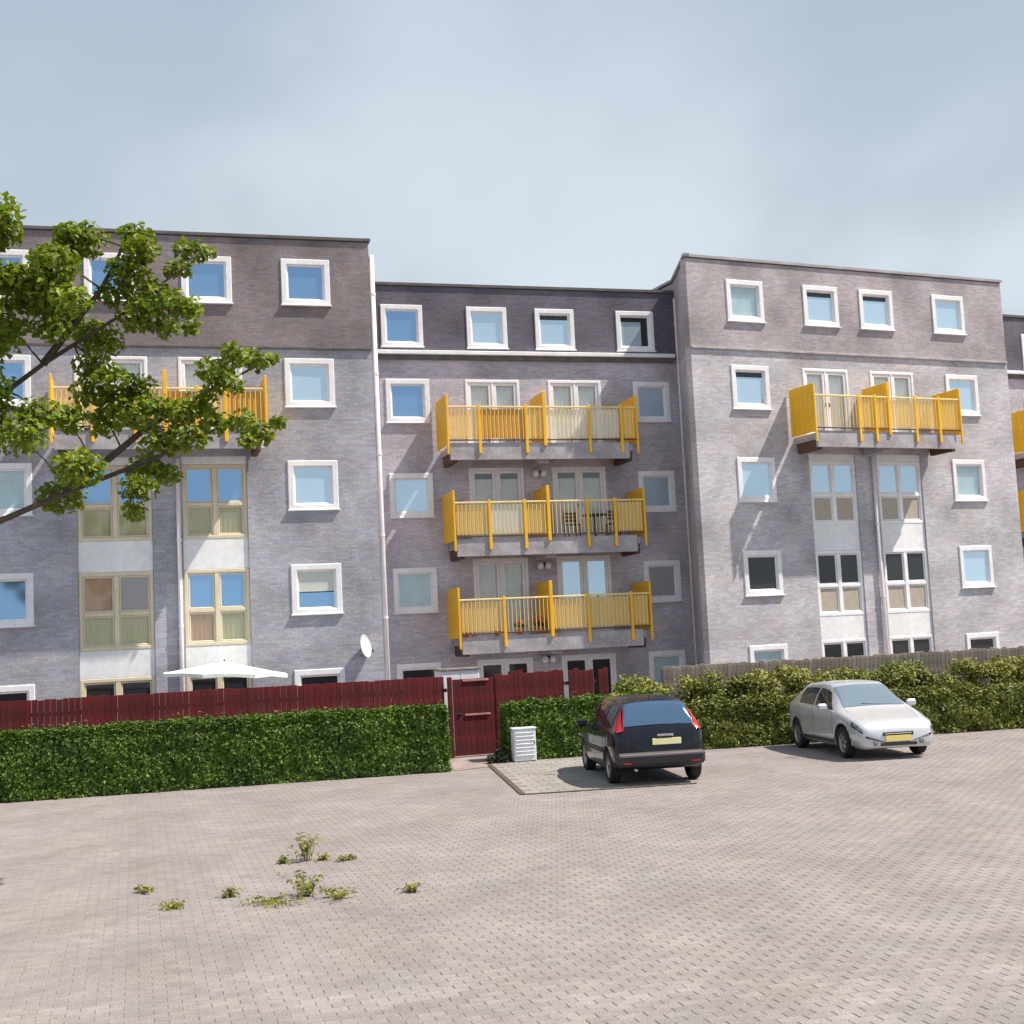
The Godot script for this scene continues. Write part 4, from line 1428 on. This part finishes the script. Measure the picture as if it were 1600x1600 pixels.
func build_cars() -> void:
	var ang := atan2(0.16, 0.987)
	# black car, nose to the hedge, seen from behind
	var L := 3.95
	var sh := [[0.0, 0.70, 0.88, 0.90, 0.60, 0.34], [0.05, 0.775, 0.93, 0.96, 0.64, 0.30], [0.14, 0.81, 0.95, 1.12, 0.63, 0.27], [0.36, 0.83, 0.95, 1.40, 0.58, 0.24], [0.60, 0.84, 0.945, 1.465, 0.58, 0.22], [1.2, 0.845, 0.93, 1.50, 0.60, 0.2], [2.0, 0.845, 0.91, 1.49, 0.60, 0.2],
			[2.45, 0.845, 0.90, 1.41, 0.58, 0.2], [3.05, 0.83, 0.90, 1.0, 0.64, 0.2], [3.2, 0.825, 0.88, 0.94, 0.66, 0.2], [3.6, 0.79, 0.78, 0.83, 0.60, 0.22], [3.86, 0.70, 0.66, 0.70, 0.52, 0.26], [3.95, 0.58, 0.56, 0.60, 0.42, 0.32]]
	var c := car("parked_car", "black hatchback with tall red tail lights parked against the hedge", Vector3(9.21, 0.0, 10.68), -ang, sh, L, M.black_paint, [0.68, 3.22], 0.30, M.car_glass)
	var cs := CarShape.new()
	cs.s = sh
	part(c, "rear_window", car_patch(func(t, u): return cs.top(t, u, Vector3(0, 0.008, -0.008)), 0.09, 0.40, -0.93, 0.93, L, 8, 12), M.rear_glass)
	part(c, "windscreen", car_patch(func(t, u): return cs.top(t, u, Vector3(0, 0.006, 0.006)), 2.46, 3.02, -0.9, 0.9, L, 8, 10), M.car_glass)
	for s in [-1.0, 1.0]:
		var f := func(t, v): return cs.side(t, v, s, 0.006)
		part(c, "side_window", car_patch(f, 0.45, 1.02, 0.10, 0.88, L, 6, 4, 0.0, 0.0), M.car_glass)
		part(c, "side_window", car_patch(f, 1.10, 1.92, 0.10, 0.90, L, 6, 4), M.car_glass)
		part(c, "side_window", car_patch(f, 2.0, 2.82, 0.10, 0.88, L, 6, 4, 0.0, -0.42), M.car_glass)
		var g := func(t, v): return cs.side(t, v, s, 0.014)
		part(c, "tail_light", car_patch(g, 0.045, 0.24, -0.05, 0.92, L, 5, 6, 0.0, 0.13), M.red_lens)
		part(c, "tail_light", car_patch(func(t, u): return cs.top(t, u, Vector3(0, 0.011, -0.014)), 0.05, 0.36, s * 0.945, s * 1.0, L, 8, 2), M.red_lens)
		part(c, "mirror", cbox(0.20, 0.13, 0.10, 0.03), M.black_paint, car_point(Vector3(s * 0.94, 0.98, 2.62), L))
		part(c, "side_strip", car_patch(func(t, v): return cs.door(t, v, s, 0.008), 1.05, 2.85, 0.36, 0.46, L, 10, 2), M.plastic)
		for td in [1.06, 1.96, 2.86]:
			part(c, "door_seam", car_patch(func(t, v): return cs.door(t, v, s, 0.003), td, td + 0.012, 0.08, 0.98, L, 1, 8), M.plastic)
		part(c, "door_handle", cbox(0.03, 0.03, 0.16, 0.01), M.black_paint, car_point(Vector3(s * 0.845, 0.80, 1.85), L))
		part(c, "head_light", car_patch(func(t, v): return cs.door(t, v, s, 0.006), 3.5, 3.84, 0.72, 0.95, L, 5, 3), M.clear_lens)
	part(c, "bumper", cbox(1.60, 0.24, 0.16, 0.05), M.plastic, car_point(Vector3(0, 0.46, 0.02), L))
	part(c, "bumper_strip", cbox(1.52, 0.045, 0.03, 0.01), M.bumper_strip, car_point(Vector3(0, 0.53, -0.068), L))
	part(c, "number_plate", cbox(0.52, 0.11, 0.015, 0.003), M.plate_rear, car_point(Vector3(0.12, 0.755, -0.006), L))
	part(c, "tailgate_handle", cbox(0.30, 0.04, 0.03, 0.01), M.chrome, car_point(Vector3(0.10, 0.865, -0.006), L))
	part(c, "wiper", tube([car_point(Vector3(0.05, 1.02, 0.085), L), car_point(Vector3(0.40, 1.06, 0.09), L)], [0.008, 0.006], 6), M.plastic)
	part(c, "antenna", tube([car_point(Vector3(0, 1.46, 0.75), L), car_point(Vector3(0, 1.68, 0.55), L)], [0.006, 0.003], 5), M.plastic)
	for s in [-1.0, 1.0]:
		part(c, "reflector", cbox(0.14, 0.03, 0.012, 0.003), M.red_lens, car_point(Vector3(s * 0.62, 0.40, -0.062), L))
		part(c, "tailgate_seam", cbox(0.010, 0.36, 0.006, 0.001), M.plastic, car_point(Vector3(s * 0.60, 0.72, -0.002), L))
	part(c, "exhaust", tube([car_point(Vector3(-0.45, 0.27, 0.5), L), car_point(Vector3(-0.45, 0.27, 0.0), L)], [0.028, 0.028], 8), M.chrome)
	# silver car, nose to the court
	L = 4.2
	sh = [[0.0, 0.62, 0.84, 0.88, 0.52, 0.36], [0.06, 0.74, 0.92, 0.97, 0.60, 0.30], [0.25, 0.82, 0.97, 1.08, 0.60, 0.24], [0.65, 0.85, 0.97, 1.34, 0.56, 0.21], [1.1, 0.865, 0.95, 1.42, 0.57, 0.2], [1.8, 0.87, 0.93, 1.445, 0.58, 0.2], [2.3, 0.87, 0.915, 1.40, 0.57, 0.2],
			[2.75, 0.865, 0.90, 1.19, 0.60, 0.2], [3.12, 0.855, 0.89, 0.97, 0.66, 0.2], [3.3, 0.845, 0.86, 0.91, 0.66, 0.2], [3.75, 0.80, 0.76, 0.80, 0.60, 0.2], [4.02, 0.775, 0.69, 0.73, 0.57, 0.21], [4.14, 0.735, 0.62, 0.66, 0.52, 0.22], [4.2, 0.64, 0.53, 0.56, 0.45, 0.25]]
	var k := car("parked_car", "silver car parked with its nose to the court", Vector3(14.53, 0.0, 9.74), PI - ang, sh, L, M.silver_paint, [0.75, 3.38], 0.305, M.car_glass)
	var ks := CarShape.new()
	ks.s = sh
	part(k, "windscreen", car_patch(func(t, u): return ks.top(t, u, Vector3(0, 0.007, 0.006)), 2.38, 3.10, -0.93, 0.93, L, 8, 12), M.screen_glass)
	part(k, "rear_window", car_patch(func(t, u): return ks.top(t, u, Vector3(0, 0.008, -0.006)), 0.28, 0.62, -0.9, 0.9, L, 8, 10), M.car_glass)
	for s in [-1.0, 1.0]:
		var f := func(t, v): return ks.side(t, v, s, 0.006)
		part(k, "side_window", car_patch(f, 0.92, 1.80, 0.10, 0.88, L, 6, 4, 0.0, 0.0), M.car_glass)
		part(k, "side_window", car_patch(f, 1.90, 2.92, 0.10, 0.88, L, 6, 4, 0.0, -0.48), M.car_glass)
		part(k, "mirror", cbox(0.20, 0.14, 0.11, 0.035), M.silver_paint, car_point(Vector3(s * 0.955, 0.98, 2.72), L))
		for td in [1.0, 1.85, 2.95]:
			part(k, "door_seam", car_patch(func(t, v): return ks.door(t, v, s, 0.002), td, td + 0.011, 0.08, 0.98, L, 1, 8), M.plastic)
		for td in [1.12, 2.0]:
			part(k, "door_handle", cbox(0.03, 0.03, 0.15, 0.01), M.silver_paint, car_point(Vector3(s * 0.865, 0.79, td), L))
		part(k, "head_light", car_patch(func(t, v): return ks.door(t, v, s, 0.007), 3.80, 4.17, 0.66, 0.97, L, 8, 4, 0.0, -0.03), M.lamp_glass)
		part(k, "fog_light", lathe([Vector2(0, 0.02), Vector2(0.045, 0.015), Vector2(0.055, 0.0), Vector2(0, -0.01)], 14), M.lamp_glass, car_point(Vector3(s * 0.47, 0.33, 4.205), L), Vector3(-PI * 0.5, 0, 0))
		part(k, "tail_light", car_patch(func(t, v): return ks.door(t, v, s, 0.008), 0.03, 0.22, 0.70, 0.98, L, 4, 3), M.red_lens)
		part(k, "sill", car_patch(func(t, v): return ks.door(t, v, s, 0.004), 1.15, 3.0, 0.0, 0.12, L, 8, 2), M.plastic)
	part(k, "grille", cbox(0.62, 0.075, 0.03, 0.012), M.plastic, car_point(Vector3(0, 0.495, 4.20), L))
	part(k, "grille_bar", cbox(0.56, 0.014, 0.03, 0.004), M.chrome, car_point(Vector3(0, 0.495, 4.207), L))
	part(k, "lower_grille", cbox(0.74, 0.07, 0.03, 0.012), M.plastic, car_point(Vector3(0, 0.30, 4.20), L))
	part(k, "number_plate", cbox(0.52, 0.11, 0.012, 0.003), M.plate, car_point(Vector3(0, 0.405, 4.214), L))
	part(k, "antenna", tube([car_point(Vector3(0, 1.41, 1.0), L), car_point(Vector3(0, 1.62, 0.82), L)], [0.006, 0.003], 5), M.plastic)
	part(k, "wiper", tube([car_point(Vector3(-0.35, 0.995, 3.10), L), car_point(Vector3(0.25, 1.03, 3.055), L)], [0.008, 0.006], 5), M.plastic)
	for s in [-1.0, 1.0]:
		part(k, "bonnet_seam", car_patch(func(t, u): return ks.top(t, u, Vector3(0, 0.003, 0)), 3.14, 3.86, s * 0.90, s * 0.915, L, 10, 1), M.plastic)

func pot_plant(at: Vector3, h: float, leafc: Color, flower: Color, n_flower: int, label: String) -> void:
	var t := thing("potted_plant", label, "plant", at)
	part(t, "pot", lathe([Vector2(0, 0), Vector2(0.085, 0), Vector2(0.12, 0.18), Vector2(0.135, 0.18), Vector2(0.135, 0.21), Vector2(0.11, 0.21), Vector2(0.10, 0.17), Vector2(0, 0.17)], 16), M.terracotta)
	var L := Leaves.new()
	clumps(L, [[Vector3(0, 0.2 + h * 0.5, 0), h * 0.55], [Vector3(0.1, 0.2 + h * 0.35, 0.02), h * 0.4], [Vector3(-0.1, 0.2 + h * 0.4, 0), h * 0.4]], 3500.0, 0.05, leafc)
	part(t, "foliage", L.mesh(), M.leaf)
	if n_flower > 0:
		var F := Leaves.new()
		for i in n_flower:
			var d := rand_dir()
			d.y = abs(d.y)
			F.leaf(Vector3(d.x * h * 0.6, 0.22 + h * 0.45 + d.y * h * 0.5, d.z * h * 0.6), (d + Vector3(0, 0.3, 0.5)).normalized(), d.cross(rand_dir()).normalized(), 0.07, leaf_colour(flower, 0.2), 0.9)
		part(t, "flowers", F.mesh(), M.leaf)

func build_small_things() -> void:
	# white cabinet by the second hedge
	var c := thing("utility_cabinet", "small white slatted utility cabinet before the short hedge", "cabinet", Vector3(8.14, 0, 6.62), -0.05)
	part(c, "body", cbox(0.50, 0.68, 0.26, 0.012), M.cabinet, Vector3(0, 0.36, 0))
	part(c, "lid", cbox(0.54, 0.035, 0.30, 0.01), M.cabinet, Vector3(0, 0.72, 0))
	part(c, "plinth", cbox(0.46, 0.04, 0.24, 0.004), M.concrete_dark, Vector3(0, 0.0, 0))
	for k in 7:
		part(c, "slat", cbox(0.42, 0.035, 0.022, 0.006), M.cabinet, Vector3(0, 0.14 + k * 0.08, 0.138), Vector3(0.35, 0, 0))
	part(c, "lock", cbox(0.02, 0.06, 0.02, 0.004), M.dark_metal, Vector3(0.21, 0.40, 0.142))
	# balcony furniture on the second floor
	var y := 5.48
	var tb := thing("balcony_table", "small brown round table on the middle balcony", "table", Vector3(13.12, y, -1.75))
	part(tb, "table_top", lathe([Vector2(0, 0.72), Vector2(0.36, 0.72), Vector2(0.37, 0.70), Vector2(0.36, 0.68), Vector2(0, 0.68)], 20), M.brown)
	part(tb, "stem", tube([Vector3(0, 0.03, 0), Vector3(0, 0.69, 0)], [0.035, 0.03], 8), M.brown)
	part(tb, "foot", lathe([Vector2(0, 0.04), Vector2(0.05, 0.04), Vector2(0.2, 0.015), Vector2(0.2, 0), Vector2(0, 0)], 16), M.brown)
	for s in [[12.45, 0.0, "brown slatted chair on the middle balcony, next to the yellow divider"], [13.72, 2.9, "brown slatted chair on the middle balcony, next to the yellow end screen"]]:
		var ch := thing("balcony_chair", s[2], "chair", Vector3(s[0], y, -1.85), s[1], "chairs on the middle balcony")
		for k in 4:
			part(ch, "seat_slat", cbox(0.40, 0.018, 0.085, 0.004), M.brown, Vector3(0, 0.44, -0.15 + k * 0.1))
		for k in 3:
			part(ch, "back_slat", cbox(0.40, 0.07, 0.018, 0.004), M.brown, Vector3(0, 0.58 + k * 0.1, -0.20))
		for sx in [-1.0, 1.0]:
			part(ch, "leg", cbox(0.03, 0.43, 0.03, 0.004), M.brown, Vector3(sx * 0.18, 0.215, 0.15))
			part(ch, "leg", cbox(0.03, 0.84, 0.03, 0.004), M.brown, Vector3(sx * 0.18, 0.42, -0.223))
	pot_plant(Vector3(11.22, 2.73, -1.62), 0.34, Color(0.05, 0.08, 0.02), Color(0.75, 0.16, 0.02), 90, "potted plant full of orange flowers on the lowest balcony")
	pot_plant(Vector3(10.62, 2.73, -1.60), 0.26, Color(0.05, 0.07, 0.02), Color(0.45, 0.10, 0.03), 30, "potted plant with a few rusty flowers on the lowest balcony")
	pot_plant(Vector3(9.95, 2.73, -1.58), 0.18, Color(0.09, 0.11, 0.02), Color.BLACK, 0, "low green potted plant on the lowest balcony")
	pot_plant(Vector3(9.05, 2.73, -1.58), 0.30, Color(0.09, 0.11, 0.02), Color.BLACK, 0, "bushy green potted plant at the end of the lowest balcony")
	pot_plant(Vector3(14.0, 8.23, -1.62), 0.26, Color(0.09, 0.08, 0.02), Color(0.7, 0.12, 0.02), 60, "potted plant with orange flowers on the highest balcony")
